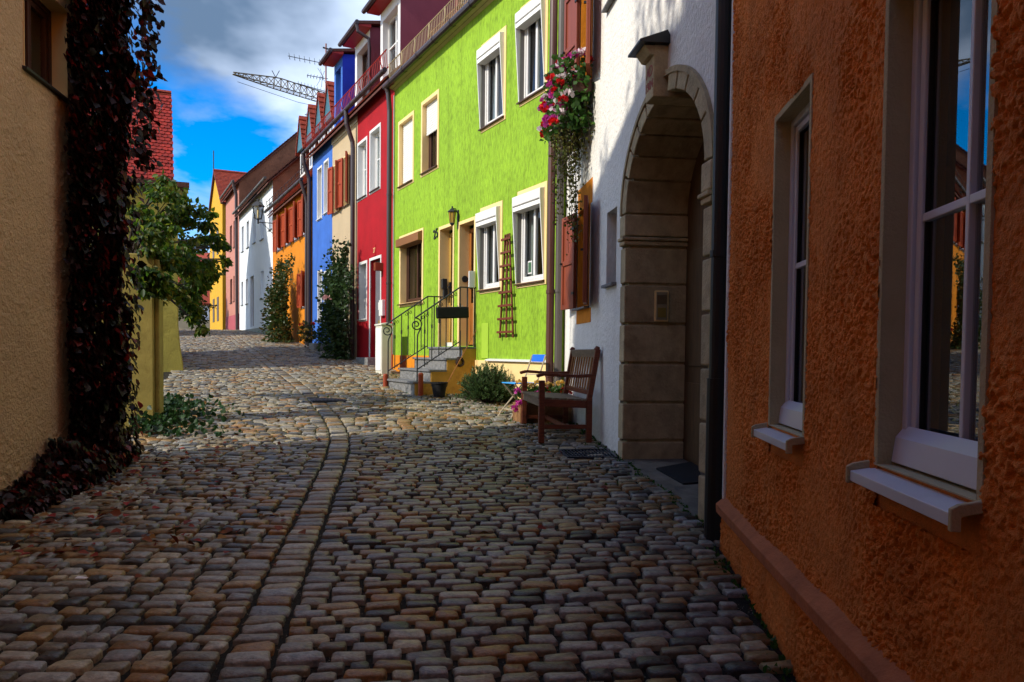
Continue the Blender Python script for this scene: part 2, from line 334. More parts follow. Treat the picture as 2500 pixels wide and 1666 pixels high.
m_curtain = mat('net_curtain', (0.55, 0.55, 0.52), rough=0.9, var=0.1)
m_curtain_green = mat('green_curtain', (0.06, 0.14, 0.07), rough=0.9, var=0.15)
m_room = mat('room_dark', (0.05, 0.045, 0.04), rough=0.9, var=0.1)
m_cabinet = mat('pale_cabinet', (0.62, 0.59, 0.50), rough=0.5, var=0.06)
m_intercom = mat('brushed_intercom', (0.30, 0.25, 0.16), rough=0.4, var=0.1)
m_brass = mat('aged_brass', (0.34, 0.24, 0.06), rough=0.4, var=0.15, metal=0.3)
m_amber = mat('amber_lamp_glass', (0.42, 0.26, 0.05), rough=0.25, var=0.1)
m_redtext = mat('red_lettering', (0.34, 0.06, 0.04), rough=0.6, var=0.1)
m_crane = mat('crane_steel', (0.12, 0.08, 0.03), rough=0.6, var=0.1)
m_grate = mat('steel_grate', (0.02, 0.026, 0.04), rough=0.5, var=0.2, spec=0.5)
m_rubber = mat('black_mat', (0.010, 0.010, 0.011), rough=0.9, var=0.2, bump=0.3, bscale=120)
m_mustard = mat('mustard_render', (0.40, 0.32, 0.065), var=0.16, vscale=3, bump=0.4, bscale=25, dirt=0.55)
m_mustard2 = mat('mustard_pillar', (0.36, 0.29, 0.075), var=0.2, vscale=3, bump=0.15, bscale=60, dirt=0.6, streak=.5)
m_blind = mat('blind_slat', (0.25, 0.28, 0.27), rough=0.5, var=0.1)
m_slat = mat('white_roller_slat', (0.80, 0.79, 0.75), rough=0.45, var=0.05)
m_glass = glass_mat('window_glass', wob=0.02, ior=1.9)
m_glass2 = glass_mat('coated_window_glass', (0.6, 0.65, 0.65), ior=4.2)
m_gglass = glass_mat('green_ripple_glass', (0.02, 0.13, 0.08), 0.12, 1.6, wob=0.8)
m_bglass = glass_mat('brown_ripple_glass', (0.10, 0.05, 0.02), 0.15, 1.6, wob=0.8)
m_lampglass = glass_mat('lantern_glass', (0.85, 0.88, 0.9), 0.05, 1.5)
m_sett = vcol_mat('granite_setts')

# ------------------------------------------------------------------ facades
class Facade:
    """a house front between A (viewer's left) and B (viewer's right); local x along it, y into the house, z absolute height"""
    def __init__(s, A, B, name, label, cat='house', group=None):
        s.A = Vector((*A, 0)); s.B = Vector((*B, 0)); d = (s.B-s.A); s.len = d.length; s.d = d.normalized(); s.n = Vector((-s.d.y, s.d.x, 0))
        s.z0 = float(min(gz(A[1]), gz(B[1]))); s.rz = math.atan2(s.d.y, s.d.x)
        s.root = thing(name, label, cat, (A[0], A[1], s.z0), s.rz, group); s.root['_z0'] = s.z0
    def hit(s, px, py, y=0.0):
        d = ray(px, py); o = Vector((0, 0, EYE)); P = s.A+s.n*y
        t = (P-o).dot(s.n)/d.dot(s.n); q = o+d*t
        return (q-s.A).dot(s.d), q.z
    def world(s, u, y, z): q = s.A+s.d*u+s.n*y; return Vector((q.x, q.y, z))
    def op(s, pl, pr, yb, yt, y=0.0, ref='l'):
        ym = (yb+yt)/2
        u0, _ = s.hit(pl, ym, y); u1, _ = s.hit(pr, ym, y); p = pl if ref == 'l' else pr
        return dict(u0=u0, u1=u1, z0=s.hit(p, yb, y)[1], z1=s.hit(p, yt, y)[1])
    def ground(s, u, y=0.0): return float(gz(s.world(u, y, 0).y))
    def part(s, name, mb, m, **k): return mb.build(name, m, s.root, **k)

def wall(F, u0, u1, z0, z1, ops, m, depth=0.13, D=7.0, name='wall', gable=None, gm=None, shell=True):
    mb = MB(); xs = sorted({u0, u1, *[o['u0'] for o in ops], *[o['u1'] for o in ops]}); zs = sorted({z0, z1, *[o['z0'] for o in ops], *[o['z1'] for o in ops]})
    xs = [x for x in xs if u0 <= x <= u1]; zs = [z for z in zs if z0 <= z <= z1]
    for i in range(len(xs)-1):
        for j in range(len(zs)-1):
            cx, cz = (xs[i]+xs[i+1])/2, (zs[j]+zs[j+1])/2
            if any(o['u0'] < cx < o['u1'] and o['z0'] < cz < o['z1'] for o in ops): continue
            mb.quad((xs[i],0,zs[j]), (xs[i+1],0,zs[j]), (xs[i+1],0,zs[j+1]), (xs[i],0,zs[j+1]))
    for o in ops:
        a, b, c, d = o['u0'], o['u1'], o['z0'], o['z1']; e = o.get('depth', depth)
        mb.quad((a,0,c),(a,e,c),(a,e,d),(a,0,d)); mb.quad((b,0,c),(b,0,d),(b,e,d),(b,e,c))
        mb.quad((a,0,d),(a,e,d),(b,e,d),(b,0,d)); mb.quad((a,0,c),(b,0,c),(b,e,c),(a,e,c))
    me = bpy.data.meshes.new(name); me.from_pydata(mb.v, [], mb.f); me.update()
    o = link(name, me, m, F.root)
    if not shell: return o
    sh = MB(); sh.quad((u0,0,z0),(u0,D,z0),(u0,D,z1),(u0,0,z1)); sh.quad((u1,0,z0),(u1,0,z1),(u1,D,z1),(u1,D,z0)); sh.quad((u0,D,z0),(u1,D,z0),(u1,D,z1),(u0,D,z1))
    if gable:
        for u in (u0, u1): sh.add([(u,0,z1),(u,D,z1),(u,D/2,z1+gable)], [(0,1,2)])
    me = bpy.data.meshes.new('side_wall'); me.from_pydata(sh.v, [], sh.f); me.update(); link('side_wall', me, gm or m, F.root)
    return o
def roof(F, u0, u1, ze, D, rise, m, over=0.22, verge=0.1, tilew=0.0, course=0.17, name='roof', cols=0):
    """tiled saddle roof: real courses that overlap like steps; ridge along the facade"""
    half = D/2; L_ = math.hypot(half, rise); s_, c_ = rise/L_, half/L_
    mb = MB(); n = int((L_+over)/course)
    for side in (0, 1):
        for i in range(n+1):
            a = -over+i*course; b = a+course*1.12
            b = min(b, L_+0.02)
            def P(t, lift):
                y = t*c_-s_*lift*1.0; z = ze+t*s_+c_*lift
                return (y if side == 0 else D-y, z)
            (ya, za), (yb, zb) = P(a, 0.05), P(b, 0.022); (yc, zc), (yd, zd) = P(b, 0.0), P(a, 0.018)
            mb.prismx([(ya,za),(yb,zb),(yc,zc),(yd,zd)], u0-verge, u1+verge)
    mb.prismx([(half-.1, ze+rise+.02), (half+.1, ze+rise+.02), (half+.06, ze+rise+.1), (half-.06, ze+rise+.1)], u0-verge, u1+verge)
    o = F.part(name, mb, m)
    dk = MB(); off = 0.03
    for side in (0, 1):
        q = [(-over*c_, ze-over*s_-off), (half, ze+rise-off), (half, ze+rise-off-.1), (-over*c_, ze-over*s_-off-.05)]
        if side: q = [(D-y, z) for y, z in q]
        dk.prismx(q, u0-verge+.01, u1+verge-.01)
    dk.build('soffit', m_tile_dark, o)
    return o
def gutter(F, u0, u1, z, y=-0.28, r=0.05, m=None):
    mb = MB(); mb.tube([(u0, y, z), (u1, y, z)], r, 10)
    for k in np.arange(u0+.4, u1, .8): mb.tube([(k-.02, y, z), (k+.02, y, z)], r*1.12, 10)
    return F.part('gutter', mb, m or m_dpipe, smooth=False)
def downpipe(F, u, z0, z1, m, r=0.05, y=-0.09, name='downpipe', swan=True, eave_y=-0.28, joints=()):
    mb = MB(); pts = [(u, y, z0), (u, y, z1-.35)]
    if swan: pts += [(u, y, z1-.3), (u, (y+eave_y)/2, z1-.12), (u, eave_y, z1)]
    mb.tube(pts, r, 12); 
    for z in joints or np.arange(z0+.5, z1-.4, 1.6): mb.tube([(u, y, z), (u, y, z+.035)], r*1.18, 12); mb.box(u-.012, u+.012, y, 0.0, z+.005, z+.03)
    return F.part(name, mb, m, smooth=False)
def ring(mb, u0, u1, z0, z1, w_, y0, y1, sides='lrtb'):
    if 'l' in sides: mb.box(u0-w_, u0, y0, y1, z0-(w_ if 'b' in sides else 0), z1+(w_ if 't' in sides else 0))
    if 'r' in sides: mb.box(u1, u1+w_, y0, y1, z0-(w_ if 'b' in sides else 0), z1+(w_ if 't' in sides else 0))
    if 't' in sides: mb.box(u0, u1, y0, y1, z1, z1+w_)
    if 'b' in sides: mb.box(u0, u1, y0, y1, z0-w_, z0)
def window(F, o, rev=0.13, fm=None, fw=0.05, mull=1, bars=(), sill=None, sw=0.0, sm=None, lining=None, curtain=None, sides='lrtb', pane=None, sill_out=0.05, room=True, vfrac=None, name='window', sash=0.045, line=True):
    a, b, c, d = o['u0'], o['u1'], o['z0'], o['z1']; fm = fm or m_pvc
    mb = MB(); ring(mb, a+fw, b-fw, c+fw, d-fw, fw-0.002, rev-.005, rev+.06)
    wn = F.part(name, mb, fm, bevel=0.004)
    sb = MB(); i0, i1, j0, j1 = a+fw+.004, b-fw-.004, c+fw+.004, d-fw-.004
    ys0, ys1 = rev+.006, rev+.05
    ring(sb, i0+sash, i1-sash, j0+sash, j1-sash, sash, ys0, ys1)
    ws = [(i1-i0)*f for f in (vfrac or [k/(mull+1) for k in range(1, mull+1)])]
    for x in ws: sb.box(i0+x-sash*.6, i0+x+sash*.6, ys0-.004, ys1-.006, j0+sash, j1-sash)
    for f in bars: z = j0+(j1-j0)*f; sb.box(i0+sash, i1-sash, ys0+.004, ys1-.01, z-sash*.32, z+sash*.32)
    sb.build('sash', fm, wn, bevel=0.004)
    pb = MB(); pb.box(i0+sash*.5, i1-sash*.5, rev+.026, rev+.03, j0+sash*.5, j1-sash*.5); pb.build('pane', pane or m_glass, wn)
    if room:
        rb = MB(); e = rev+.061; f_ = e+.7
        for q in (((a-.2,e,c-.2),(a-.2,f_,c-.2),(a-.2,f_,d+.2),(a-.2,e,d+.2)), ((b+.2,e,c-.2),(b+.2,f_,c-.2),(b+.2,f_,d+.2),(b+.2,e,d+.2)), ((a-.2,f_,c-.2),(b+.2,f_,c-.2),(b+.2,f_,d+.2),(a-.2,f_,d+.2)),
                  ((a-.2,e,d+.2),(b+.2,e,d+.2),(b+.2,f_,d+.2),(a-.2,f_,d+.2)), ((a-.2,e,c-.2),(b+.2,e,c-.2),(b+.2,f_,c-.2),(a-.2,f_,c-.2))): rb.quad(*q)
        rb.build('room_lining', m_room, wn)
    if curtain:
        cm, f0, f1 = curtain; kb = MB(); n = 24; x0, x1 = a+(b-a)*f0, a+(b-a)*f1
        P = [(x0+(x1-x0)*k/n, rev+.12+.018*math.sin(k*1.9)) for k in range(n+1)]
        for k in range(n): kb.quad((*P[k], c+.03), (*P[k+1], c+.03), (*P[k+1], d-.03), (*P[k], d-.03))
        kb.build('curtain', cm, wn)
    if sill:
        xb = MB(); xb.prismx([(-sill_out, c-.032), (-sill_out, c-.012), (rev, c+.012), (rev, c-.02)], a-.03-sw*.0, b+.03); xb.build('sill', sill, wn, bevel=0.003)
    if sw or lining:
        xb = MB(); 
        if sw: ring(xb, a, b, c, d, sw, -.012, 0.03, sides)
        t = .004; y0 = -.0115
        if line: xb.box(a, a+t, y0, rev, c, d); xb.box(b-t, b, y0, rev, c, d); xb.box(a+t, b-t, y0, rev, d-t, d); xb.box(a+t, b-t, y0, rev, c, c+t)
        xb.build('surround', sm or m_cream, wn)
    return wn

# ================================================================== the ground and the street
LX = lambda y: 5.78-0.5015*y                 # front line of the coloured row on the right
def xr(y):
    if y < 4.7: return 0.853+0.0825*y
    if y < 10.13: return 1.969-0.125*y
    return LX(y)
def xl(y):
    if y < 8.4: return -2.67-0.149*y
    if y < 17: return -3.95-0.365*(y-8.4)
    return -7.09-0.453*(y-17)
_cy = [0, 3, 5.5, 7.8, 9.1, 11.2, 13.7, 18.6, 29, 36, 45]
_cx = [-0.62, -1.02, -1.36, -1.68, -1.98, -2.72, -3.70, -5.85, -10.2, -13.4, -17.4]
_ay = np.linspace(0, 45, 901); _ax = np.interp(_ay, _cy, _cx); _k2 = np.ones(31)/31; _ax = np.convolve(np.pad(_ax, 15, mode='reflect', reflect_type='odd'), _k2, 'valid')
xc = lambda y: float(np.interp(y, _ay, _ax))

ys = np.concatenate([np.arange(-10, 60, .5), np.arange(60, 400, 10.)]); xs_ = np.array([-200, -60, -30, -16, -8, -4, 0, 4, 8, 16, 30, 60, 200.])
V = [(x, y, float(gz(y))-0.045) for y in ys for x in xs_]; nx = len(xs_)
Fq = [(j*nx+i, j*nx+i+1, (j+1)*nx+i+1, (j+1)*nx+i) for j in range(len(ys)-1) for i in range(nx-1)]
tag(link('ground', np_mesh('ground', V, Fq), m_earth, smooth=True), None, None, kind='structure')
V = []; Fq = []; yy = np.arange(-2, 46, .25)
for y in yy:
    for t in np.linspace(0, 1, 9): x = (xl(y)-.6)*(1-t)+(xr(y)+.5)*t; V.append((x, y, float(gz(y))-0.024))
for j in range(len(yy)-1):
    for i in range(8): Fq.append((j*9+i, j*9+i+1, (j+1)*9+i+1, (j+1)*9+i))
street = tag(link('street', np_mesh('street', V, Fq), m_soil, smooth=True), None, None, kind='structure')
street['label'] = 'cobbled lane climbing between the houses'

PAL = np.array([(.19,.175,.155), (.165,.16,.16), (.20,.13,.06), (.18,.095,.035), (.05,.046,.042), (.24,.20,.135), (.22,.195,.16), (.13,.105,.07)])*np.array([1.22, 1.2, 1.06])
PWT = np.array([.20, .12, .15, .10, .11, .11, .12, .09]); PWT /= PWT.sum()
setts = []   # (x, y, length, width, angle)
def free(x, y):
    if y > 44 or y < 0.9: return False
    return xl(y)-.05 < x-.02 and x < xr(y)-.03
def row_side(sign, ang, y0):
    ca, sa = math.cos(ang), math.sin(ang); yk = y0
    while yk < 43.5:
        D = random.uniform(.082, .102); xe = xc(yk)+sign*.100
        t = random.uniform(0.0, .012)
        while t < 8:
            Ls = random.choice((.10, .13, .14, .15, .16, .17, .18, .21))*random.uniform(.92, 1.08)
            cx_, cy_ = xe+sign*(t+Ls/2)*ca, yk+(t+Ls/2)*sa
            if sign > 0 and cx_ > xr(cy_)+.1: break
            if sign < 0 and cx_ < xl(cy_)-.1: break
            if free(cx_, cy_) and abs(cx_) < cy_*.72+1.3: setts.append((cx_, cy_, Ls-random.uniform(.012, .024), D-random.uniform(.012, .019), sign*ang))
            t += Ls
        yk += D
row_side(1, R(7.5), .6); row_side(-1, R(-1.0), .6)
yk = 0.9
while yk < 43.5:
    D = random.uniform(.09, .12); x1 = xc(yk+D/2)
    a = math.atan2(-(xc(yk+.2)-xc(yk)), .2)
    setts.append((x1, yk+D/2,   .18+random.uniform(-.012, .012), D-.010, a)); yk += D
S = np.array(setts); S = S[np.argsort(S[:, 1])]
def sett_geo(S, npt, full):
    n = len(S); th = np.linspace(0, 2*np.pi, npt, endpoint=False)+np.pi/npt
    ex = 0.27; cx_ = np.sign(np.cos(th))*np.abs(np.cos(th))**ex; cy_ = np.sign(np.sin(th))*np.abs(np.sin(th))**ex
    jit = 1+rng.uniform(-.13, .05, (n, npt)); hl, hw = S[:, 2:3]/2, S[:, 3:4]/2
    ca, sa = np.cos(S[:, 4:5]), np.sin(S[:, 4:5]); tx, ty = rng.normal(0, .028, (n, 1)), rng.normal(0, .045, (n, 1)); top = rng.normal(0, .0042, (n, 1))
    rings = [(.90, .0008), (1.0, -.006)]+([(1.03, -.036)] if full else [(1.03, -.030)])
    out = [np.stack([S[:, 0:1], S[:, 1:2], top+.0022+gz(S[:, 1:2])], -1)]
    for sc_, dz in rings:
        lx, ly = cx_*jit*hl*sc_, cy_*jit*hw*sc_
        z = top+dz+lx*tx+ly*ty + rng.normal(0, .0012, (n, npt))
        X = S[:, 0:1]+lx*ca-ly*sa; Y = S[:, 1:2]+lx*sa+ly*ca
        out.append(np.stack([X, Y, z+gz(Y)], -1))
    V = np.concatenate(out, 1); k = np.arange(npt); k2 = (k+1) % npt
    tri = np.stack([np.zeros(npt, int), 1+k, 1+k2, 1+k2], 1)
    qs = [np.stack([1+r*npt+k, 1+(r+1)*npt+k, 1+(r+1)*npt+k2, 1+r*npt+k2], 1) for r in range(len(rings)-1)]
    return V, tri, np.concatenate(qs)
def sett_cols(n):
    c = PAL[rng.choice(len(PAL), n, p=PWT)]*rng.uniform(.62, 1.25, (n, 1)); return c
def make_setts(name, S, npt, full, parent, single=False):
    V, tri, q = sett_geo(S, npt, full); n, m_, _ = V.shape; col = sett_cols(n)
    if not single:
        off = (np.arange(n)*m_)[:, None, None]
        tri3 = (tri[:, :3][None]+off).reshape(-1, 3); qq = (q[None]+off).reshape(-1, 4)
        q3 = np.concatenate([qq[:, [0,1,2]], qq[:, [0,2,3]]])
        me = np_mesh(name, V.reshape(-1, 3), np.concatenate([tri3, q3]))
        a = me.color_attributes.new('stone', 'FLOAT_COLOR', 'POINT'); cc_ = np.ones((n, m_, 4), np.float32); cc_[..., :3] = col[:, None]; a.data.foreach_set('color', cc_.ravel())
        o = link(name, me, m_sett, parent, smooth=True); return o
    q3 = np.concatenate([q[:, [0,1,2]], q[:, [0,2,3]]]); Fs = np.concatenate([tri[:, :3], q3])
    for i in range(n):
        o0 = V[i, 0].copy(); me = np_mesh(name, V[i]-o0, Fs)
        a = me.color_attributes.new('stone', 'FLOAT_COLOR', 'POINT'); cc_ = np.ones((m_, 4), np.float32); cc_[:, :3] = col[i]; a.data.foreach_set('color', cc_.ravel())
        link(name, me, m_sett, parent, smooth=True, loc=tuple(o0))
inview = np.array([(lambda p: -30 < p[0] < PW+30 and p[1] < PH+25)(project((s[0], s[1], float(gz(s[1]))))) for s in S])
idx = np.where(inview)[0][:300]; pick = np.zeros(len(S), bool); pick[idx] = True
make_setts('sett', S[pick], 12, True, street, single=True)
rest = S[~pick]; nearm = rest[:, 1] < 13
o = make_setts('setts', rest[nearm], 12, True, street); o['kind'] = 'stuff'
o = make_setts('distant_setts', rest[~nearm], 8, False, street); o['kind'] = 'stuff'

ng = 16000; gy_ = rng.uniform(2.2, 11, ng); gx_ = np.array([random.uniform(xl(q), xr(q)) for q in gy_]); gs = rng.uniform(.002, .0048, (ng, 1, 1))
tet = np.array([(1, 0, -.5), (-.5, .87, -.5), (-.5, -.87, -.5), (0, 0, .9)])[None]*gs*rng.uniform(.6, 1.3, (ng, 4, 3)); V = tet+np.stack([gx_, gy_, gz(gy_)-.017], -1)[:, None]
Fq = np.array([(0, 1, 3), (1, 2, 3), (2, 0, 3)])[None]+(np.arange(ng)*4)[:, None, None]
o = link('joint_grit', np_mesh('joint_grit', V.reshape(-1, 3), Fq.reshape(-1, 3)), mat('sand_grit', (.20, .165, .115), var=.4, vscale=60), street); o['kind'] = 'stuff'

# ================================================================== orange roughcast house, right foreground
OA, OB = (0.89+0.0825*4.68, 4.68), (0.89-0.0825*6, -6.0)
F = Facade(OA, OB, 'orange_house', 'orange roughcast house wall filling the right foreground with two tall white windows')
HO = 9.0; ledge_z = EYE-0.867
w_s = F.op(1893, 1976, 1012, 262); w_b = F.op(2166, 2420, 1100, -20)
w_s['z0'] = w_b['z0'] = EYE-0.315; w_s['z1'] = w_b['z1'] = EYE+1.06
w_s['depth'] = w_b['depth'] = .16
wall(F, 0, F.len, -1.0, HO, [w_s, w_b], m_orange, D=7, name='inner_wall')
# thrown render as real relief on the stretch that the lane sees up close
g = .0042; u0, u1 = 0.0, F.hit(2500, 800)[0]+.5; z0, z1 = ledge_z, EYE+2.6
nu, nv = int((u1-u0)/g), int((z1-z0)/g); U, Zz = np.meshgrid(np.linspace(u0, u1, nu), np.linspace(z0, z1, nv))
def rough(U, Z, s=1.0):
    a = vnoise(U/.0125/s, Z/.0135/s, 1); b = vnoise(U/.007/s, Z/.0075/s, 2); c_ = vnoise(U/.11, Z/.3, 3); e = vnoise(U/.045, Z/.05, 5)
    amp = .35+.9*np.clip((vnoise(U/.35, Z/.4, 4)-.25)*1.8, 0, 1)
    f = vnoise(U/.0055, Z/.006, 6); q = np.clip((a*.5+b*.36+f*.14-.36)/.26, 0, 1); r = q*q*(3-2*q)
    return .0105*amp*r*(.45+.8*e)+.0026*f*amp+.003*c_
Yd = -rough(U, Zz)-.002
V = np.stack([U, Yd, Zz], -1).reshape(-1, 3)
cu, cz_ = (U[:-1, :-1]+U[1:, 1:])/2, (Zz[:-1, :-1]+Zz[1:, 1:])/2; keep = np.ones_like(cu, bool)
bw = .022
for o in (w_s, w_b): keep &= ~((cu > o['u0']-bw*.6) & (cu < o['u1']+bw*.6) & (cz_ > o['z0']-.12) & (cz_ < o['z1']+bw*.6))
I = (np.arange(nv-1)[:, None]*nu+np.arange(nu-1)[None]); Fq = np.stack([I, I+1, I+nu+1, I+nu], -1)[keep]
link('roughcast', np_mesh('roughcast', V, Fq), m_orange, F.root, smooth=True)
mb = MB(); mb.prismx([(-.058, ledge_z-.012), (-.055, ledge_z-.062), (0, ledge_z-.07), (0, ledge_z+.036)], -.035, u1); F.part('ledge', mb, m_orange_smooth, bevel=.003)
nu2, nv2 = int((u1)/.0075), int(.6/.0075); U2, Z2 = np.meshgrid(np.linspace(-.03, u1, nu2), np.linspace(ledge_z-.60, ledge_z-.06, nv2))
V = np.stack([U2, -rough(U2, Z2+7, .8)-.018, Z2], -1).reshape(-1, 3); I = (np.arange(nv2-1)[:, None]*nu2+np.arange(nu2-1)[None]); Fq = np.stack([I, I+1, I+nu2+1, I+nu2], -1).reshape(-1, 4)
link('plinth', np_mesh('plinth', V, Fq), m_orange, F.root, smooth=True)
mb = MB(); mb.box(-.05, -.004, -.02, .3, -.5, HO); F.part('corner_strip', mb, m_white, bevel=.01)
def pvc_window(F, o, vb, hb):
    wn = window(F, o, rev=.060, fm=m_pvc, fw=.034, mull=0, sash=.03, pane=m_glass2, sw=bw, sm=m_reveal, sides='lrt')
    a, b, c, d = o['u0'], o['u1'], o['z0'], o['z1']
    mb = MB(); mb.box(vb-.010, vb+.010, .070, .096, c+.07, d-.07); mb.box(a+.066, b-.066, .071, .095, hb-.012, hb+.012); mb.build('glazing_bar', m_pvc, wn, bevel=.003)
    mb = MB(); mb.prismx([(.026, c+.012), (.036, c+.085), (.064, c+.12), (.064, c+.012)], a+.005, b-.005); mb.build('weather_board', m_pvc, wn, bevel=.004)
    mb = MB(); mb.prismx([(-.07, c-.055), (-.07, c-.024), (.1, c+.006), (.1, c-.004), (-.064, c-.034), (-.064, c-.055)], a-.05, b+.012); mb.build('sill', m_alu, wn, bevel=.002)
    for x0, x1 in ((a-.066, a-.05), (b+.012, b+.028)):
        mb = MB(); mb.prismx([(-.078, c-.062), (-.078, c-.012), (-.06, c-.002), (.02, c+.014), (.02, c-.012), (-.055, c-.03), (-.055, c-.062)], x0, x1); mb.build('sill_end_cap', m_reveal, wn, bevel=.003)
    sb_ = MB(); ring(sb_, a+.075, b-.075, c+.075, d-.075, .006, .076, .090); sb_.build('seal', m_black, wn)
    sl = MB()
    for k in range(26):
        z = c+.1+k*.026
        if z < hb-.04: sl.bar((a+.17, .30, z), (b+.1, .30, z), .022, .003, up=(0, .5, .9))
    sl.build('blind', m_blind, wn)
    return wn
pvc_window(F, w_b, F.hit(2370, 500, .078)[0], F.hit(2290, 520, .078)[1])
pvc_window(F, w_s, F.hit(1990, 600, .078)[0], F.hit(1960, 645, .078)[1])
roof(F, 0, F.len, HO, 7, 3.2, m_tile, over=.12)
orange = F

# ================================================================== white house with the stone portal
F = Facade((1.969-.125*10.42, 10.42), (1.969-.125*4.76, 4.76), 'white_house', 'white roughcast house with arched stone portal, maroon shutters and hanging flowers'); white = F
HW = EYE+6.6
uL = F.hit(1528, 800)[0]; uR = F.hit(1717, 800)[0]; um = (uL+uR)/2; aw = (uR-uL)/2; zsp = EYE+1.30; bh = .745; RW, RH = .165, .155
gP = F.ground(um)-.12
lw = dict(u0=F.hit(1413, 620)[0], u1=F.hit(1440, 620)[0], z0=EYE+.55, z1=EYE+1.68)
uw = dict(u0=lw['u0'], u1=lw['u1'], z0=EYE+3.05, z1=EYE+4.35)
ni = F.op(1481, 1505, 697, 522)
tw = dict(u0=F.hit(1484, 10)[0], u1=F.hit(1512, 10)[0], z0=F.hit(1484, 22)[1], z1=F.hit(1484, 22)[1]+.9)
po = dict(u0=uL-RW, u1=uR+RW, z0=gP, z1=zsp+bh+RH, depth=.02)
wall(F, 0, F.len, -.3, HW, [lw, uw, dict(ni, depth=.22), tw, po], m_white, D=7, depth=.13)
mb = MB(); n = 40
for k in range(n):
    t0, t1 = math.pi*k/n, math.pi*(k+1)/n
    P0, P1 = [(um-(aw+RW)*math.cos(t), zsp+(bh+RH)*math.sin(t)) for t in (t0, t1)]
    zt = po['z1']; mb.prism([P0, P1, (P1[0], zt), (P0[0], zt)], 0, .1)
F.part('spandrel', mb, m_white)
# portal: every block its own mesh
DP = .62
mb = MB(); mb.box(uL-RW+.01, uL-.02, .03, DP, gP, zsp); mb.box(uR+.02, uR+RW-.01, .03, DP, gP, zsp)
for k in range(n):
    t0, t1 = math.pi*k/n, math.pi*(k+1)/n
    f = lambda t, e: (um-(aw+e)*math.cos(t), zsp+(bh+e)*math.sin(t))
    mb.prism([f(t0, .022), f(t1, .022), f(t1, RW-.02), f(t0, RW-.02)], .035, DP)
portal = F.part('portal', mb, m_stone)
jz = [gP, EYE-.80, EYE-.443, EYE-.076, EYE+.288, EYE+.655, EYE+1.0]
gap = .011
for (xa, xb) in ((uL-RW, uL), (uR, uR+RW)):
    for i in range(len(jz)-1):
        b_ = MB(); b_.box(xa, xb, -.018, DP+.01, jz[i]+gap, jz[i+1]-gap); b_.build('jamb_block', m_stone, portal, bevel=.012)
    inn = 1 if xb == uL else -1
    b_ = MB(); e = .03
    b_.box(xa-(0 if inn > 0 else e), xb+(e if inn > 0 else 0), -.05, DP+.012, EYE+1.055, EYE+1.085); b_.box(xa-(0 if inn > 0 else .014), xb+(.014 if inn > 0 else 0), -.032, DP+.011, EYE+1.012, EYE+1.05)
    b_.build('impost', m_stone, portal, bevel=.008)
    b_ = MB(); b_.box(xa-(.02 if inn < 0 else 0), xb+(.02 if inn > 0 else 0), -.03, DP+.01, EYE+1.095, zsp-gap); b_.build('impost_block', m_stone, portal, bevel=.012)
cuts = [0, .40, .68, .95, 1.19, 1.41]; cuts = cuts+[math.pi-c_ for c_ in reversed(cuts)]
for i in range(len(cuts)-1):
    if i == 5: continue
    t0, t1 = cuts[i]+.012, cuts[i+1]-.012; b_ = MB(); K = 5
    ins = [(um-aw*math.cos(t0+(t1-t0)*k/K), zsp+bh*math.sin(t0+(t1-t0)*k/K)) for k in range(K+1)]
    outs = [(um-(aw+RW)*math.cos(t0+(t1-t0)*k/K), zsp+(bh+RH)*math.sin(t0+(t1-t0)*k/K)) for k in range(K+1)]
    b_.prism(ins+outs[::-1], -.018, DP+.01); b_.build('voussoir', m_stone, portal, bevel=.008)
b_ = MB()
for k in range(n):
    t0, t1 = math.pi*k/n, math.pi*(k+1)/n
    f = lambda t, e: (um-(aw+RW+e)*math.cos(t), zsp+(bh+RH+e)*math.sin(t))
    b_.prism([f(t0, -.03), f(t1, -.03), f(t1, .012), f(t0, .012)], -.03, .03)
b_.build('hood_mould', m_stone, portal)
kw = .125; kz0, kz1 = zsp+bh-.03, zsp+bh+.36
b_ = MB(); b_.prism([(um-kw*.82, kz0), (um+kw*.82, kz0), (um+kw, kz1), (um-kw, kz1)], -.11, DP+.012); b_.build('keystone', m_stone, portal, bevel=.008)
b_ = MB(); b_.prismx([(-.24, kz1+.0), (-.24, kz1+.018), (-.02, kz1+.10), (-.0, kz1+.06), (-.0, kz1+.001)], um-kw-.05, um+kw+.05); b_.build('keystone_cap', m_black, portal)
b_ = MB(); b_.prismx([(-.19, kz1-.005), (-.14, kz1-.07), (-.105, kz1-.075), (-.105, kz1-.005)], um-kw*.96, um+kw*.96); b_.build('keystone_cornice', m_stone, portal)
for body, dx, z, s_ in (('A', -.035, kz0+.215, .12), ('D', .045, kz0+.215, .12), ('1904', 0, kz0+.105, .105)):
    me = text_mesh(body, s_, .002); o = link('lettering', me, m_redtext, portal, loc=(um+dx, -.1125, z)); o.rotation_euler = (math.pi/2, 0, 0)
mb = MB(); mb.box(uL-.05, uR+.05, DP-.05, DP, gP, zsp+bh+.05); door = F.part('door', mb, m_dark_door)
mb = MB()
for k in range(2):
    for zz in ((gP+.2, gP+.9), (gP+1.05, gP+2.1)):
        xa = uL+.1+k*(aw-.02); mb.box(xa, xa+aw-.2, DP-.065, DP-.05, *zz)
mb.build('door_panel', m_dark_door, door, bevel=.006)
ths = MB(); q = [(uL-.02, -.12), (uR+.02, -.12), (uR+.02, DP-.05), (uL-.02, DP-.05)]
vs = [(u_, y_, F.ground(u_, y_)-.004) for u_, y_ in q]; ths.add(vs+[(x, y, z-.1) for x, y, z in vs], [(0,1,2,3), (4,5,6,7), (0,1,5,4), (1,2,6,5), (2,3,7,6), (3,0,4,7)]); F.part('threshold', ths, mat('worn_threshold', (.16, .135, .10), var=.35, vscale=6, bump=.4, bscale=30, dirt=.5))
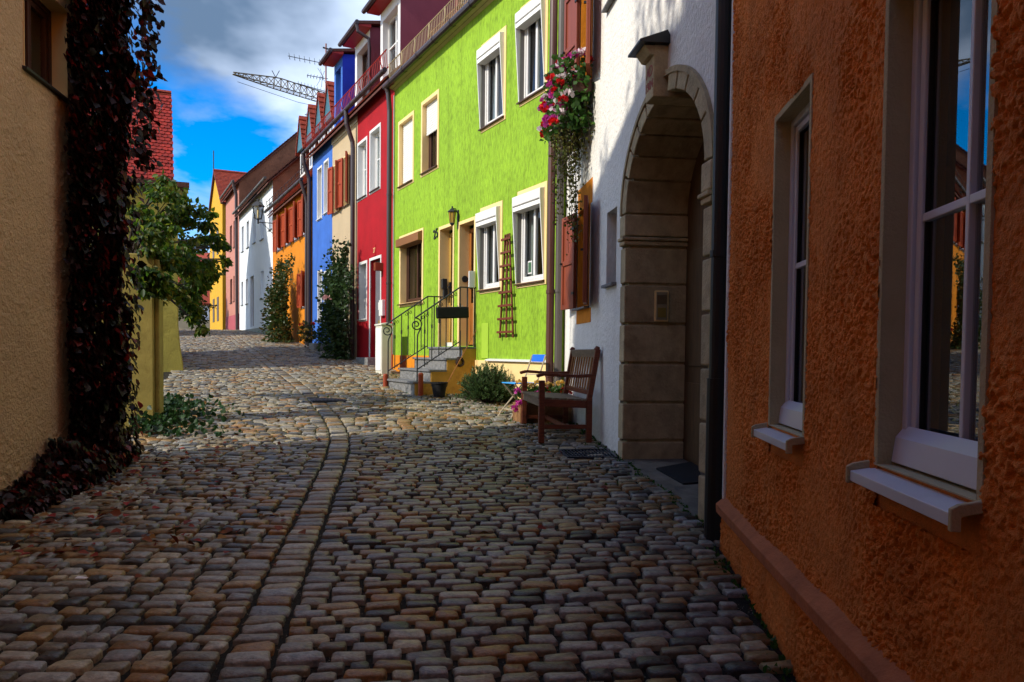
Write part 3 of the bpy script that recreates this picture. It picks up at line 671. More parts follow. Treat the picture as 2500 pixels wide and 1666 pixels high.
# intercom on the portal's far jamb
iy, iz = .33, EYE+.455
mb = MB(); mb.box(uL+.001, uL+.03, iy-.068, iy+.068, iz-.145, iz+.145); ic = F.part('intercom', mb, m_cream, bevel=.012)
mb = MB(); mb.box(uL+.028, uL+.033, iy-.052, iy+.052, iz-.128, iz+.128); mb.build('faceplate', m_intercom, ic)
mb = MB()
for k in range(9): mb.box(uL+.033, uL+.036, iy-.046, iy+.046, iz+.02+k*.0095, iz+.0235+k*.0095)
mb.build('speaker_grille', m_dark_door, ic)
mb = MB(); mb.box(uL+.033, uL+.038, iy-.04, iy+.04, iz-.105, iz-.015); mb.build('call_button', m_brass, ic, bevel=.002)
# windows with shutters
def shutter_pair(F, o, m, wsh=.46, hz=.02, parts=True, ang=(R(8), R(14)), thick=.042):
    for sgn, an in ((-1, ang[0]), (1, ang[1])):
        hx = o['u0']-.01 if sgn < 0 else o['u1']+.01; z0_, z1_ = o['z0']-hz, o['z1']+hz
        Mx = Matrix.Translation((hx, -.02, 0)) @ Matrix.Rotation((an if sgn < 0 else -an), 4, 'Z')
        mb = MB(Mx); a, b = (-wsh, 0) if sgn < 0 else (0, wsh)
        mb.box(a, b, -thick*.55, -thick*.25, z0_+.05, z1_-.05)
        ring(mb, a+.055, b-.055, z0_+.075, z1_-.075, .055, -thick, 0)
        mb.box(a+.055, b-.055, -thick*.95, -thick*.05, (z0_+z1_)/2-.03, (z0_+z1_)/2+.03)
        sh = F.part('shutter', mb, m, bevel=.003)
        if parts:
            hb = MB(Mx)
            for z in (z0_+.2, z1_-.2): e = 0 if sgn < 0 else 0; hb.box(-.05 if sgn < 0 else -.03, .03 if sgn < 0 else .05, -thick-.012, -thick, z-.015, z+.015)
            xm = a+.04 if sgn < 0 else b-.04; hb.box(xm-.012, xm+.012, -thick-.03, -thick, (z0_+z1_)/2-.012, (z0_+z1_)/2+.012)
            hb.build('hinge', m_black, sh)
wl = window(F, lw, rev=.12, fm=m_brown_frame, sill=m_granite_dark, sw=.0, lining=True, sm=m_ochre, sill_out=.07)
mb = MB(); mb.box(lw['u0']-.06, lw['u1']+.1, -.006, .0, lw['z0']-.19, lw['z0']-.03); mb.build('painted_band', m_ochre, wl); mb = MB(); mb.box(lw['u0']-.06, lw['u1']+.1, -.006, .0, lw['z1'], lw['z1']+.27); mb.build('painted_band', m_ochre, wl)
shutter_pair(F, lw, m_shutter)
wu = window(F, uw, rev=.12, fm=m_brown_frame, sw=.0, lining=True, sm=m_ochre, sill=m_granite_dark)
shutter_pair(F, uw, m_shutter)
window(F, tw, rev=.12, fm=m_brown_frame, sill=m_granite_dark, sill_out=.06)
mb = MB(); mb.box(ni['u0']-.02, ni['u1']+.02, -.05, .2, ni['z0']-.03, ni['z0']); mb.box(ni['u0']-.001, ni['u1']+.001, .21, .225, ni['z0'], ni['z1']); F.part('niche_sill', mb, m_granite_dark, bevel=.004)
v = F.op(1368, 1378, 540, 498)
mb = MB(); ring(mb, v['u0']+.02, v['u1']-.02, v['z0']+.02, v['z1']-.02, .02, -.025, 0)
for k in range(7): z = v['z0']+.03+k*(v['z1']-v['z0']-.05)/7; mb.bar((v['u0']+.02, -.012, z), (v['u1']-.02, -.012, z), .02, .004, up=(0, .6, .8))
F.part('wall_vent', mb, m_slat)
# black downpipe at the near end of the white front, brown and zinc ones at the far end
up = F.hit(1757, 700, -.1)[0]; gp = F.ground(up)
mb = MB(); mb.tube([(up, -.1, gp+.45), (up, -.1, HW-.3)], .055, 16); mb.tube([(up, -.1, gp-.02), (up, -.1, gp+.98)], .066, 16)
for z in (EYE+.6, EYE+2.4, EYE-.5): mb.tube([(up, -.1, z), (up, -.1, z+.04)], .063, 16); mb.box(up-.015, up+.015, -.1, 0, z+.008, z+.032)
F.part('downpipe', mb, m_black, smooth=False)
ug = F.hit(1368, 500, -.08)[0]; g0 = F.ground(ug)
downpipe(F, ug, g0-.02, HW, m_zinc, r=.05, y=-.085, joints=(EYE+.8, EYE+3, EYE-.35))
roof(F, 0, F.len, HW, 7, 3.4, m_tile, over=.1, verge=.02)

# ================================================================== lime green house
F = Facade((LX(16.42), 16.42), (LX(10.33), 10.33), 'green_house', 'lime green house with two doors above granite steps, number 25'); green = F
HG = EYE+5.42; s7 = .065
def cream(o): return dict(u0=o['u0']+s7, u1=o['u1']-s7, z0=o['z0']+s7, z1=o['z1']-s7)
g1 = cream(F.op(973, 1011, 466, 300)); g2 = cream(F.op(1029, 1072, 434, 252)); g3 = cream(F.op(1172, 1236, 328, 116)); g4 = cream(F.op(1266, 1338, 264, 26))
g5 = cream(F.op(976, 1034, 751, 579)); g6 = cream(F.op(1169, 1227, 719, 512)); g7 = cream(F.op(1259, 1336, 705, 472))
d1 = F.op(1074, 1106, 852, 562); d2 = F.op(1122, 1158, 852, 550); zd = EYE+.115; d1['z0'] = d2['z0'] = zd
d1['depth'] = d2['depth'] = .2
for q in (g1, g2, g5): q['depth'] = .14
wall(F, 0, F.len, .2, HG, [g1, g2, g3, g4, g5, g6, g7, d1, d2], m_green, D=7, gable=3.3)
def roller(F, wn, o, frac, y=.02):
    a, b, c, d = o['u0']+.02, o['u1']-.02, o['z0'], o['z1']; h = .043; n = int((d-c)*frac/h); me = None
    for k in range(n):
        z = d-h*(k+1)
        if me is None:
            mb = MB(); mb.prismx([(0, 0), (-.008, .012), (-.009, .03), (0, h-.003), (.006, h-.003), (.006, 0)], 0, b-a); o_ = mb.build('slat', m_slat, wn); me = o_.data
        else: o_ = link('slat', me, m_slat, wn)
        o_.location = (a, y, z)
for q, fr in ((g1, 1.0), (g2, .46)):
    wn = window(F, q, rev=.12, fm=m_brown_frame, sill=m_brown_frame, sw=s7, sm=m_cream, sill_out=.05); roller(F, wn, q, fr, .075)
def leaning(q, cur=None, full=True):
    wn = window(F, q, rev=.06, fm=m_white_paint, sill=m_brown_frame, sw=s7, sm=m_cream, mull=1, vfrac=[.48], sides='rtb', curtain=cur, fw=.04, line=False)
    a, b, c, d = q['u0'], q['u1'], q['z0'], q['z1']
    mb = MB(); mb.prismx([(.05, d-.16), (-.085, d-.15), (-.085, d-.02), (.0, d), (.05, d)], a-.03, b+.0); mb.build('roller_box', m_white_paint, wn, bevel=.006)
    mb = MB(); mb.prismx([(.05, d-.235), (-.075, d-.225), (-.075, d-.165), (.05, d-.165)], a-.02, b-.01); mb.build('roller_slat', m_slat, wn, bevel=.004)
    for x0, x1 in ((a-.03, a-.012), (b-.014, b+.004)):
        mb = MB(); mb.prismx([(.055, c), (-.014, c), (-.083, d-.15), (.055, d-.15)], x0, x1); mb.build('guide_cheek', m_white_paint, wn)
    mb = MB(); mb.box(a-.0005, a+.006, -.010, .058, c, d-.15); mb.build('shade_lining', mat('shade_grey', (.16, .155, .14), var=.1), wn); mb = MB(); mb.box(b-.02, b+.0005, -.009, .058, c, d-.15); mb.build('shade_lining', mat('shade_grey', (.16, .155, .14), var=.1), wn)  # dark grey panels paint in the shade inside the white cheeks
    return wn
leaning(g3, (m_curtain, 0, .16)); leaning(g4, (m_curtain_green, .5, 1)); w6 = leaning(g6, (m_curtain, 0, .14)); w7 = leaning(g7, (m_curtain, .0, .16))
mb = MB(); mb.box(g7['u0']+.22, g7['u0']+.34, .052, .055, g7['z0']+.12, g7['z0']+.30); stk = mb.build('sticker', m_white_paint, w7)
mb = MB(); mb.box(g7['u0']+.235, g7['u0']+.325, .049, .052, g7['z0']+.14, g7['z0']+.28); mb.build('sticker_print', m_curtain_green, w7)
# lower left brown window with shutter box
wn = window(F, g5, rev=.12, fm=m_brown_frame, sill=m_brown_frame, sw=s7, sm=m_cream, sill_out=.07, curtain=(m_brown_frame, .0, .1), fw=.045)
mb = MB(); mb.prismx([(.1, g5['z1']-.17), (-.10, g5['z1']-.16), (-.10, g5['z1']-.01), (.0, g5['z1']+.03), (.1, g5['z1']+.03)], g5['u0']-.05, g5['u1']+.02); mb.build('roller_box', mat('brown_roller_box', (.22, .095, .035), rough=.5, var=.1), wn, bevel=.006)
# doors
def door_part(o, fm, gm, lower, label=None):
    a, b, c, d = o['u0'], o['u1'], o['z0'], o['z1']
    mb = MB(); ring(mb, a+.075, b-.075, c+.10, d-.13, .073, .17, .23); mb.box(a+.075, b-.075, .175, .22, c+.62, c+.72)
    if lower == 'panel': mb.box(a+.075, b-.075, .18, .21, c+.10, c+.62)
    dr = F.part('door', mb, fm, bevel=.005)
    gb = MB(); gb.box(a+.07, b-.07, .195, .199, c+.72 if lower == 'panel' else c+.10, d-.13); gb.build('pane', gm, dr)
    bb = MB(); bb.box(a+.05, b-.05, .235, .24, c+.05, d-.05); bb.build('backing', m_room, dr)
    xb = MB(); ring(xb, a, b, c, d, .05, -.012, .03, 'lrt'); t = .004
    xb.box(a, a+t, -.0115, .17, c, d); xb.box(b-t, b, -.0115, .17, c, d); xb.box(a+t, b-t, -.0115, .17, d-t, d); xb.build('surround', m_cream, dr)
    hb = MB(); hb.box(a+.09, a+.11, .145, .17, c+.95, c+1.13); hb.tube([(a+.1, .15, c+1.05), (a+.1, .11, c+1.05), (a+.2, .105, c+1.05)], .01, 6); hb.build('handle', m_iron, dr)
    return dr
dr1 = door_part(d1, m_ochre_door, m_gglass, 'panel'); dr2 = door_part(d2, m_brown_door, m_bglass, 'panel')
mb = MB(); mb.box(d1['u0']+.004, d1['u0']+.09, .02, .10, zd+1.02, zd+1.19); mb.box(d1['u0']+.004, d1['u0']+.07, .05, .12, zd+.86, zd+1.02); mb.build('door_box', m_iron, dr1)
mb = MB(); mb.tube([(d2['u0']+.003, .09, zd+1.12), (d2['u0']+.025, .09, zd+1.12)], .055, 14); mb.build('bell_plate', m_iron, dr2)
mb = MB(); mb.box(d1['u0']+.08, d1['u1']-.06, .1, .169, zd, zd+.07); mb.build('threshold', m_white_paint, dr1)
# house number
nu_ = F.hit(1065, 572); me = text_mesh('25', .23, .006); o = link('house_number', me, m_iron, F.root, loc=(nu_[0], -.012, nu_[1]-F.z0)); o.rotation_euler = (math.pi/2, R(-8), 0)
# plinths, basement hatch, utility panel, ledge
uS0 = F.hit(1078, 850)[0]; uS1 = F.hit(1163, 850)[0]
mb = MB(); mb.box(.0, uS0, -.02, .05, .2, F.hit(1000, 868)[1]); pl = F.part('plinth', mb, m_ochre)
q = F.op(977, 991, 908, 868, -.02); mb = MB(); mb.box(q['u0'], q['u1'], -.028, -.015, q['z0'], q['z1']-.003); mb.build('basement_hatch', m_shutter_red, pl)
zp = F.hit(1250, 882)[1]; mb = MB(); mb.box(uS1, F.len, -.02, .05, .2, zp); pl2 = F.part('plinth', mb, m_cream)
mb = MB(); mb.prismx([(-.065, zp-.005), (-.065, zp+.012), (-.001, zp+.028), (-.001, zp-.005)], F.hit(1193, 880)[0], F.len-.15); mb.build('ledge', m_white_paint, pl2)
q = F.op(1177, 1193, 875, 790); mb = MB(); mb.box(q['u0'], q['u1'], -.012, .0, q['z0'], q['z1']); F.part('utility_panel', mb, mat('lime_paint', (.34, .53, .045), rough=.5, var=.05), bevel=.003)
# eaves: gutter, snow guard, roof, small dormer with lattice
gutter(F, -.1, F.len, HG-.02, y=-.17, r=.065, m=m_dpipe)
mb = MB(); mb.prismx([(-.16, HG-.04), (-.16, HG-.015), (0.0, HG+.02), (0.0, HG-.10)], 0, F.len); F.part('eaves_board', mb, m_reveal)
rf = roof(F, 0, F.len, HG+.05, 7, 3.3, m_tile_dark, over=.08, verge=.06)
mb = MB(); zb = HG+.05; 
mb.tube([(0, -.12, zb+.36), (F.len, -.12, zb+.36)], .012, 6); mb.tube([(0, -.10, zb+.06), (F.len, -.10, zb+.06)], .012, 6)
for k in np.arange(.0, F.len, .075): mb.tube([(k, -.10, zb+.06), (k, -.12, zb+.36)], .0055, 4)
for k in np.arange(.05, F.len, .75): mb.tube([(k, -.06, zb-.01), (k, -.13, zb+.12), (k, -.12, zb+.37)], .014, 6)
F.part('snow_guard', mb, m_snow_gold)
du0 = F.hit(1128, 40, .5)[0]
mb = MB(); mb.box(du0, du0+1.5, .45, 3.3, HG, HG+2.3); dm = F.part('dormer', mb, m_tile_dark)
mb = MB(); mb.box(du0-.02, du0+.07, .38, .47, HG+.2, HG+2.3); mb.box(du0+.07, du0+1.5, .38, .46, HG+.3, HG+.4); mb.build('dormer_post', m_shutter, dm)
mb = MB(); mb.box(du0+.09, du0+1.4, .43, .445, HG+.5, HG+2.2); mb.build('dormer_pane', m_glass, dm)
mb = MB()
for k in range(26):
    x = du0-1.2+k*.1; mb.bar((x, -.02+.3, HG+.28), (x, .33, HG+.75), .012, .012)
for k in range(5): mb.bar((du0-1.2, .29+.01*k, HG+.32+k*.1), (du0+1.3, .29+.01*k, HG+.32+k*.1), .012, .012)
mb.build('lattice', m_trough, dm)
# downpipes of the green house
ub = F.hit(1348, 500, -.09)[0]; ub = min(ub, F.len+.05)
mb = MB(); gb_ = F.ground(F.len); mb.tube([(ub, -.10, gb_), (ub, -.10, HG+.3)], .05, 16)
for z in (EYE+.78, EYE+2.9, EYE-.3): mb.tube([(ub, -.10, z), (ub, -.10, z+.05)], .058, 16)
F.part('downpipe', mb, m_copper, smooth=False)
ul = F.hit(950, 500, -.10)[0]
mb = MB(); gl_ = F.ground(0); mb.tube([(ul, -.10, gl_), (ul, -.10, HG-.5), (ul, -.13, HG-.15), (ul, -.17, HG-.03)], .05, 14)
for z in (EYE+.2, EYE+1.4, EYE+3.2): mb.tube([(ul, -.10, z), (ul, -.10, z+.04)], .058, 14)
mb.tube([(ul, -.10, gl_+.05), (ul, -.10, gl_+.75)], .062, 14)
F.part('downpipe', mb, m_dpipe, smooth=False)
mb = MB(); mb.tube([(.03, -.02, gl_+.3), (.03, -.02, HG-.2)], .013, 6); F.part('cable', mb, m_cable)

# granite stairs in front of the two doors
st = thing('entrance_stairs', 'four granite steps with iron railings up to the two green house doors', 'stairs', F.world(0, 0, F.z0), F.rz); st['_z0'] = F.z0
rs = .182; go = .265
for k in range(4):
    zt = zd-.012-k*rs; y1_ = -go*k-.0; y0_ = -go*(k+1); bot = float(gz(F.world((uS0+uS1)/2, y0_, 0).y))-.12
    mb = MB(); mb.box(uS0+.0, uS1-.02, y0_+.03, (0 if k == 0 else -go*k+.028), bot if k == 3 else zt-rs-.02, zt-.032); sp = mb.build('step', m_granite, st)
    mb = MB(); mb.box(uS0-.02, uS1, y0_, (-.002 if k == 0 else -go*k+.026), zt-.031, zt); mb.build('tread', m_granite_dark, sp, bevel=.004)
mb = MB(); bot = F.ground(uS1, -1)-.15
poly = [(-.002, bot), (-.002, zd-.046)]
for k in range(4): poly += [(-go*(k+1)+.035, zd-.046-k*rs), (-go*(k+1)+.035, zd-.046-(k+1)*rs)]
poly[-1] = (-go*4+.035, bot)
mb.prismx(poly, uS1-.02, uS1-.004); mb.build('side_wall', m_stair_side, st); mb = MB(); mb.prismx(poly, uS0-.012, uS0); mb.build('side_wall', m_stair_side, st)
def scroll(mb, cu_, cy_, cz_, r0, turns=1.6, r=.010):
    pts = []
    for k in range(28):
        t = k/27; th = math.pi*.5-t*turns*2*math.pi; rr = r0*(1-.8*t)
        pts.append((cu_, cy_+rr*math.cos(th), cz_+rr*math.sin(th)))
    mb.tube(pts, r, 6)
def railing(u, top_z, low_z, ybot):
    ytop = -.27
    mb = MB(); mb.tube([(u, 0.0, top_z), (u, ytop, top_z), (u, ybot, low_z)], .013, 6)
    scroll(mb, u, ybot+.02, low_z-.10, .10)
    mb.tube([(u, ybot+.1, low_z-.14), (u, ybot+.05, low_z-.24), (u, ybot+.04, low_z-.3)], .011, 6)
    rl = mb.build('railing', m_iron, st)
    mb = MB(); mb.tube([(u, -.28, top_z-.86), (u, ybot+.05, low_z-.78)], .010, 6)
    n = 7
    for k in range(n):
        t = k/(n-1); y = ytop+(ybot+.04-ytop)*t; zt = top_z+(low_z-top_z)*t; zb_ = zt-.83
        if k == n-1: zt -= .28; zb_ = float(gz(F.world(u, y, 0).y))
        if k == 0: zb_ = zd-.01
        mb.tube([(u, y, zb_), (u, y, zt)], .012 if k == n-1 else .0085, 6)
        if k < n-1:
            mb.tube([(u, y, zt-.32), (u, y, zt-.26)], .015, 6)
            if k % 2: scroll(mb, u, y-.035, zt-.07, .03, 1.1, .005); scroll(mb, u, y+.035, zt-.035, .03, 1.1, .005); scroll(mb, u, y+.03, zb_+.05, .028, 1.1, .005)
    mb.tube([(u, -.03, zd-.01), (u, -.03, top_z)], .010, 6); mb.tube([(u, -.15, zd-.01), (u, -.15, top_z)], .012, 6)
    mb.build('baluster', m_iron, rl)
    return rl
uRl, uRr = uS0+.02, uS1-.03
railing(uRl, EYE+.98, EYE+.47, -1.02); rr_ = railing(uRr, EYE+1.04, EYE+.53, -1.02)
mb = MB(); mb.box(uRr-.01, uRr+.02, -.13, -.03, EYE+1.04, EYE+1.30); mb.build('notice_plate', m_white_paint, st, bevel=.004)
# black pouch with two lines of print hung on the near railing
pa, pb_ = F.world(uRr-.03, -.70, 0), F.world(uRr-.03, -.18, 0)
pc = at_depth(1104, 763, (pa.y+pb_.y)/2)
pu = thing('hanging_pouch', 'black pouch with two lines of small print hung on the near stair railing', 'pouch', (pc.x, pc.y, pc.z), F.rz+math.pi/2)
mb = MB(Matrix.Rotation(R(3), 4, 'Y')); mb.box(-.27, .27, -.03, .05, -.095, .085); mb.build('body', m_rubber, pu, bevel=.022)
mb = MB(Matrix.Rotation(R(3), 4, 'Y'))
for x in (-.2, -.12, .03, .19): mb.box(x, x+.012, -.034, -.03, .02, .11)
mb.build('strap', m_cable, pu)
mb = MB(Matrix.Rotation(R(3), 4, 'Y')); random.seed(3)
for z in (-.022, -.052):
    x = -.04
    while x < .12: l_ = random.uniform(.006, .02); mb.box(x, x+l_, -.0325, -.031, z, z+.009); x += l_+.005
mb.build('print', m_white_paint, pu)
for ch in pu.children: ch.rotation_euler = (0, 0, math.pi)
# red bollard posts, bucket, leaning stick, hanging wreath
for i, (px, py, h, lab) in enumerate(((941, 944, .19, 'short rust red post left of the lowest granite step'), (1027, 967, .33, 'rust red post in front of the lowest granite step'))):
    p = on_ground(px, py); t = thing('post', lab, 'post', p, 0, 'red posts by the stairs')
    mb = MB(); mb.lathe([(.04, -.05), (.04, h), (.034, h+.012)], 12); mb.build('shaft', m_red_post, t)
    mb = MB(); mb.lathe([(.036, h+.011), (.03, h+.02), (.012, h+.024)], 12); mb.build('cap', m_red_post, t)
p = on_ground(1072, 969); t = thing('bucket', 'black plastic bucket at the foot of the granite steps', 'bucket', p)
mb = MB(); mb.lathe([(.085, 0), (.12, .2), (.132, .2), (.132, .222), (.118, .222), (.105, .15)], 20); mb.build('pail', m_rubber, t, smooth=False)
mb = MB(); mb.tube([(.13*math.cos(a), .02, .2-.09*math.sin(a)) for a in np.linspace(0, math.pi, 12)], .004, 5); mb.build('handle', m_iron, t)
a_, b_ = F.world(uRr+.06, -.80, 0), F.world(uRr+.06, -.02, 0)
mb = MB(); A3 = at_depth(1091, 938, a_.y); B3 = at_depth(1163, 806, b_.y); mb.tube([Vector((0,0,0)), B3-A3], .006, 6); o = mb.build('stick', m_wood_slat, loc=A3); tag(o, 'thin wooden stick leaning beside the stairs', 'stick')
wp = F.world(uS1-.0, -.28, F.hit(1163, 885)[1]); wr = thing('wreath', 'small dark round wreath hung from the near railing', 'wreath', wp, F.rz)
mb = MB()
for k in range(3):
    mb.tube([(.018*k-.02, .075*math.cos(a)*(1-.15*k), .075*math.sin(a)*(1-.15*k)) for a in np.linspace(0, 2*math.pi, 20)], .014, 6)
mb.build('ring', m_vine_stem, wr); mb = MB(); mb.tube([(0, 0, .07), (0, .0, .5)], .012, 5); mb.build('cord', m_iron, wr)

# lantern by the doors
lp = F.hit(1103, 530, -.12); t = thing('wall_lantern', 'black wall lantern with amber glass above the green house doors', 'lantern', F.world(lp[0], 0, lp[1]-.19), F.rz); t.scale = (.9, .9, .92)
mb = MB(); mb.box(-.03, .03, -.015, 0, .0, .34); mb.tube([(0, -.01, .27), (0, -.06, .36), (0, -.12, .36)], .010, 6); mb.build('bracket', m_iron, t)
mb = MB(); mb.lathe([(.012, .40), (.018, .385), (.012, .37), (.03, .355), (.085, .31), (.09, .295), (.07, .29)], 6, (0, -.125, 0)); mb.build('roof_cap', m_iron, t)
mb = MB(); mb.lathe([(.04, .10), (.066, .285)], 6, (0, -.125, 0)); gl = mb.build('glass', m_amber, t)
mb = MB()
for k in range(6):
    a = 2*math.pi*k/6; mb.tube([(.042*math.cos(a), -.125+.042*math.sin(a), .09), (.069*math.cos(a), -.125+.069*math.sin(a), .29)], .005, 4)
mb.lathe([(.02, .05), (.045, .085), (.045, .1)], 6, (0, -.125, 0)); mb.build('cage', m_iron, t)

# trellis on the green wall
ta, tb = F.hit(1243, 825), F.hit(1240, 574); t = thing('trellis', 'narrow wooden ladder trellis fixed to the lime green wall', 'trellis', F.world(ta[0], 0, ta[1]), F.rz)
H = tb[1]-ta[1]; wb, wt = .22, .085
for s_ in (-1, 0, 1):
    mb = MB(); mb.tube([(s_*wb, -.045, 0), (s_*wt*.8, -.045, H)], .017, 7); mb.build('pole', m_wood, t)
for k in range(8):
    z = H*(.055+k*.128); ww = wb+(wt-wb)*z/H+.055
    mb = MB(); mb.bar((-ww, -.07, z), (ww, -.07, z), .022, .034); mb.build('rung', m_wood, t, bevel=.004)

# ================================================================== the row beyond: red, cream, blue under one eaves line
HR = EYE+5.72
def shrink(o, s): return dict(u0=o['u0']+s, u1=o['u1']-s, z0=o['z0']+s, z1=o['z1']-s)
def small_window(F, o, fm=None, sw=.06, sm=None, sill=None, bars=(.55,), mull=1, rev=.12, **k):
    q = shrink(o, sw) if sw else o
    return q, dict(F=F, o=q, rev=rev, fm=fm or m_white_paint, fw=.04, sash=.035, mull=mull, bars=bars, sw=sw, sm=sm or m_white_paint, sill=sill or m_dpipe, **k)
def do_windows(F, specs, m, u1, zb, H, D=6.5, extra=(), **kw):
    qs = [s[0] for s in specs]; wall(F, 0, u1, zb, H, qs+list(extra), m, D=D, **kw)
    return [window(**s[1]) for s in specs]
def snow_red(F, z, m, h=.34, step=.12, y=-.16):
    mb = MB(); mb.tube([(0, y-.04, z+h), (F.len, y-.04, z+h)], .014, 5); mb.tube([(0, y, z), (F.len, y, z)], .014, 5)
    for k in np.arange(0.02, F.len, step): mb.tube([(k, y, z), (k, y-.04, z+h)], .006, 4)
    for k in np.arange(.1, F.len, .8): mb.bar((k, y+.03, z-.02), (k, y-.07, z+h*.55), .03, .01); mb.bar((k, y-.07, z+h*.55), (k, y-.04, z+h), .03, .01)
    F.part('snow_guard', mb, m)
def house_front_wall_dormer(F, px0, px1, top_h, front_m, side_m, wfm, setb=.4, bot_h=5.95, depth=3.2, pipe=False, ys=100, one=False):
    a = F.hit(px0, ys, setb)[0]; b = F.hit(px1, ys, setb)[0]; z0, z1 = EYE+bot_h-.3, EYE+top_h
    q = dict(u0=a+.17, u1=b-.17, z0=EYE+bot_h+.28, z1=z1-.28)
    mb = MB(); xs = [a, q['u0'], q['u1'], b]; zs = [z0, q['z0'], q['z1'], z1]
    for i in range(3):
        for j in range(3):
            if i == 1 and j == 1: continue
            mb.quad((xs[i], setb, zs[j]), (xs[i+1], setb, zs[j]), (xs[i+1], setb, zs[j+1]), (xs[i], setb, zs[j+1]))
    e = setb+.16; A, B, c_, d_ = q['u0'], q['u1'], q['z0'], q['z1']
    mb.quad((A,setb,c_),(A,e,c_),(A,e,d_),(A,setb,d_)); mb.quad((B,setb,c_),(B,setb,d_),(B,e,d_),(B,e,c_)); mb.quad((A,setb,d_),(A,e,d_),(B,e,d_),(B,setb,d_)); mb.quad((A,setb,c_),(B,setb,c_),(B,e,c_),(A,e,c_))
    dm = F.part('dormer', mb, front_m)
    sb = MB(); sb.quad((a,setb,z0),(a,depth,z0),(a,depth,z1+.3),(a,setb,z1)); sb.quad((b,setb,z0),(b,setb,z1),(b,depth,z1+.3),(b,depth,z0)); sb.quad((a, depth, z0), (b, depth, z0), (b, depth, z1+.3), (a, depth, z1+.3)); sb.build('dormer_cheek', side_m, dm)
    wb = MB(); ring(wb, A+.045, B-.045, c_+.045, d_-.045, .044, e-.02, e+.05); xm = (A+B)/2
    if not one: wb.box(xm-.03, xm+.03, e-.02, e+.045, c_, d_)
    zm = c_+(d_-c_)*.55; wb.box(A+.03, B-.03, e-.01, e+.03, zm-.015, zm+.015); wb.build('dormer_window', wfm, dm)
    pb2 = MB(); pb2.box(A, B, e+.02, e+.024, c_, d_); pb2.build('dormer_pane', m_glass, dm)
    kb = MB(); kb.quad((A, e+.15, c_), (B, e+.15, c_), (B, e+.15, d_), (A, e+.15, d_)); kb.build('dormer_backing', m_room, dm)  # plain near-black sheet behind the dormer pane
    rb = MB(); rb.prismx([(setb-.32, z1-.02), (setb-.32, z1+.05), (depth, z1+.62), (depth, z1+.5)], a-.12, b+.12); rb.build('dormer_roof', m_tile_dark, dm)
    ub_ = MB(); ub_.prismx([(setb-.30, z1-.05), (setb-.30, z1-.021), (setb+.0, z1+.03), (setb+.0, z1-.05)], a-.1, b+.1); ub_.build('dormer_soffit', m_snow_red, dm)
    gb2 = MB(); gb2.tube([(a-.16, setb-.36, z1), (b+.16, setb-.36, z1)], .055, 8)
    if pipe: gb2.tube([(b+.1, setb-.36, z1-.02), (b+.1, setb-.33, z1-.2), (b+.16, setb-.08, z1-.35), (b+.16, setb-.06, z1-.55), (b+.16, setb-.06, z0+.3)], .04, 8)
    gb2.build('dormer_gutter', m_dpipe, dm)
    return dm
yB = [16.47, 19.0, 21.15, 23.25]
# --- red
F = Facade((LX(19.0)+.04, 19.0), (LX(16.47)+.04, 16.47), 'red_house', 'narrow crimson red house with grey door and white framed windows'); red = F
zb = F.z0-.3
s1, s2, s3 = F.op(873, 897, 495, 352), F.op(903, 930, 477, 322), F.op(877, 897, 786, 642); dr_ = F.op(904, 929, 872, 638)
sp = [small_window(F, s1, curtain=(m_curtain, 0, 1)), small_window(F, s2, curtain=(m_curtain, 0, 1)), small_window(F, s3, curtain=(m_curtain, 0, .5), sill=m_white_paint)]
do_windows(F, sp, m_red, F.len, zb, HR, extra=[dr_])
mb = MB(); mb.box(dr_['u0'], dr_['u1'], .12, .17, dr_['z0'], dr_['z1']); dd = F.part('door', mb, m_grey_door)
mb = MB(); ring(mb, dr_['u0'], dr_['u1'], dr_['z0'], dr_['z1'], .06, -.012, .02, 'lrt'); mb.build('surround', m_white_paint, dd)
mb = MB(); mb.box(dr_['u0']+.25, dr_['u0']+.5, .105, .12, dr_['z0']+1.05, dr_['z0']+1.22); mb.build('letter_flap', m_white_paint, dd, bevel=.004)
mb = MB(); mb.box(dr_['u0']+.25, dr_['u0']+.48, .108, .12, dr_['z0']+.68, dr_['z0']+.82); mb.build('name_plate', m_brass, dd)
mb = MB(); mb.box(dr_['u1']+.07, dr_['u1']+.19, -.18, 0, EYE+1.75, EYE+1.92); F.part('door_lamp', mb, m_shutter, bevel=.006)
mb = MB(); mb.box(dr_['u1']+.1, dr_['u1']+.34, -.07, 0, EYE+.78, EYE+1.12); F.part('letterbox', mb, m_white_paint, bevel=.006)
hn = F.hit(915, 612); mb = MB(); mb.box(hn[0]-.09, hn[0]+.09, -.012, 0, hn[1]-.12, hn[1]+.12); hp = F.part('number_plate', mb, m_red)
o = link('house_number', text_mesh('27', .15, .003), m_cream, hp, loc=(hn[0], -.014, hn[1])); o.rotation_euler = (math.pi/2, 0, 0)
for k, (dz, ou) in enumerate(((0.0, .3), (-.17, .58))):
    mb = MB(); mb.box(dr_['u0']-.35*(k+.3), dr_['u1']+.05, -ou, 0, zb, dr_['z0']-.01+dz); F.part('door_step', mb, m_granite, bevel=.01)
gutter(F, 0, F.len+.1, HR-.02, y=-.26); snow_red(F, HR+.08, m_snow_red)
roof(F, 0, F.len, HR+.02, 6.5, 3.1, m_tile, over=.26, verge=.0)
house_front_wall_dormer(F, 929, 977, 7.88, m_white_paint, m_maroon, m_white_paint, pipe=False, ys=110)
house_front_wall_dormer(F, 867, 903, 7.85, m_white_paint, m_maroon, m_brown_frame, pipe=True, ys=180, one=True)
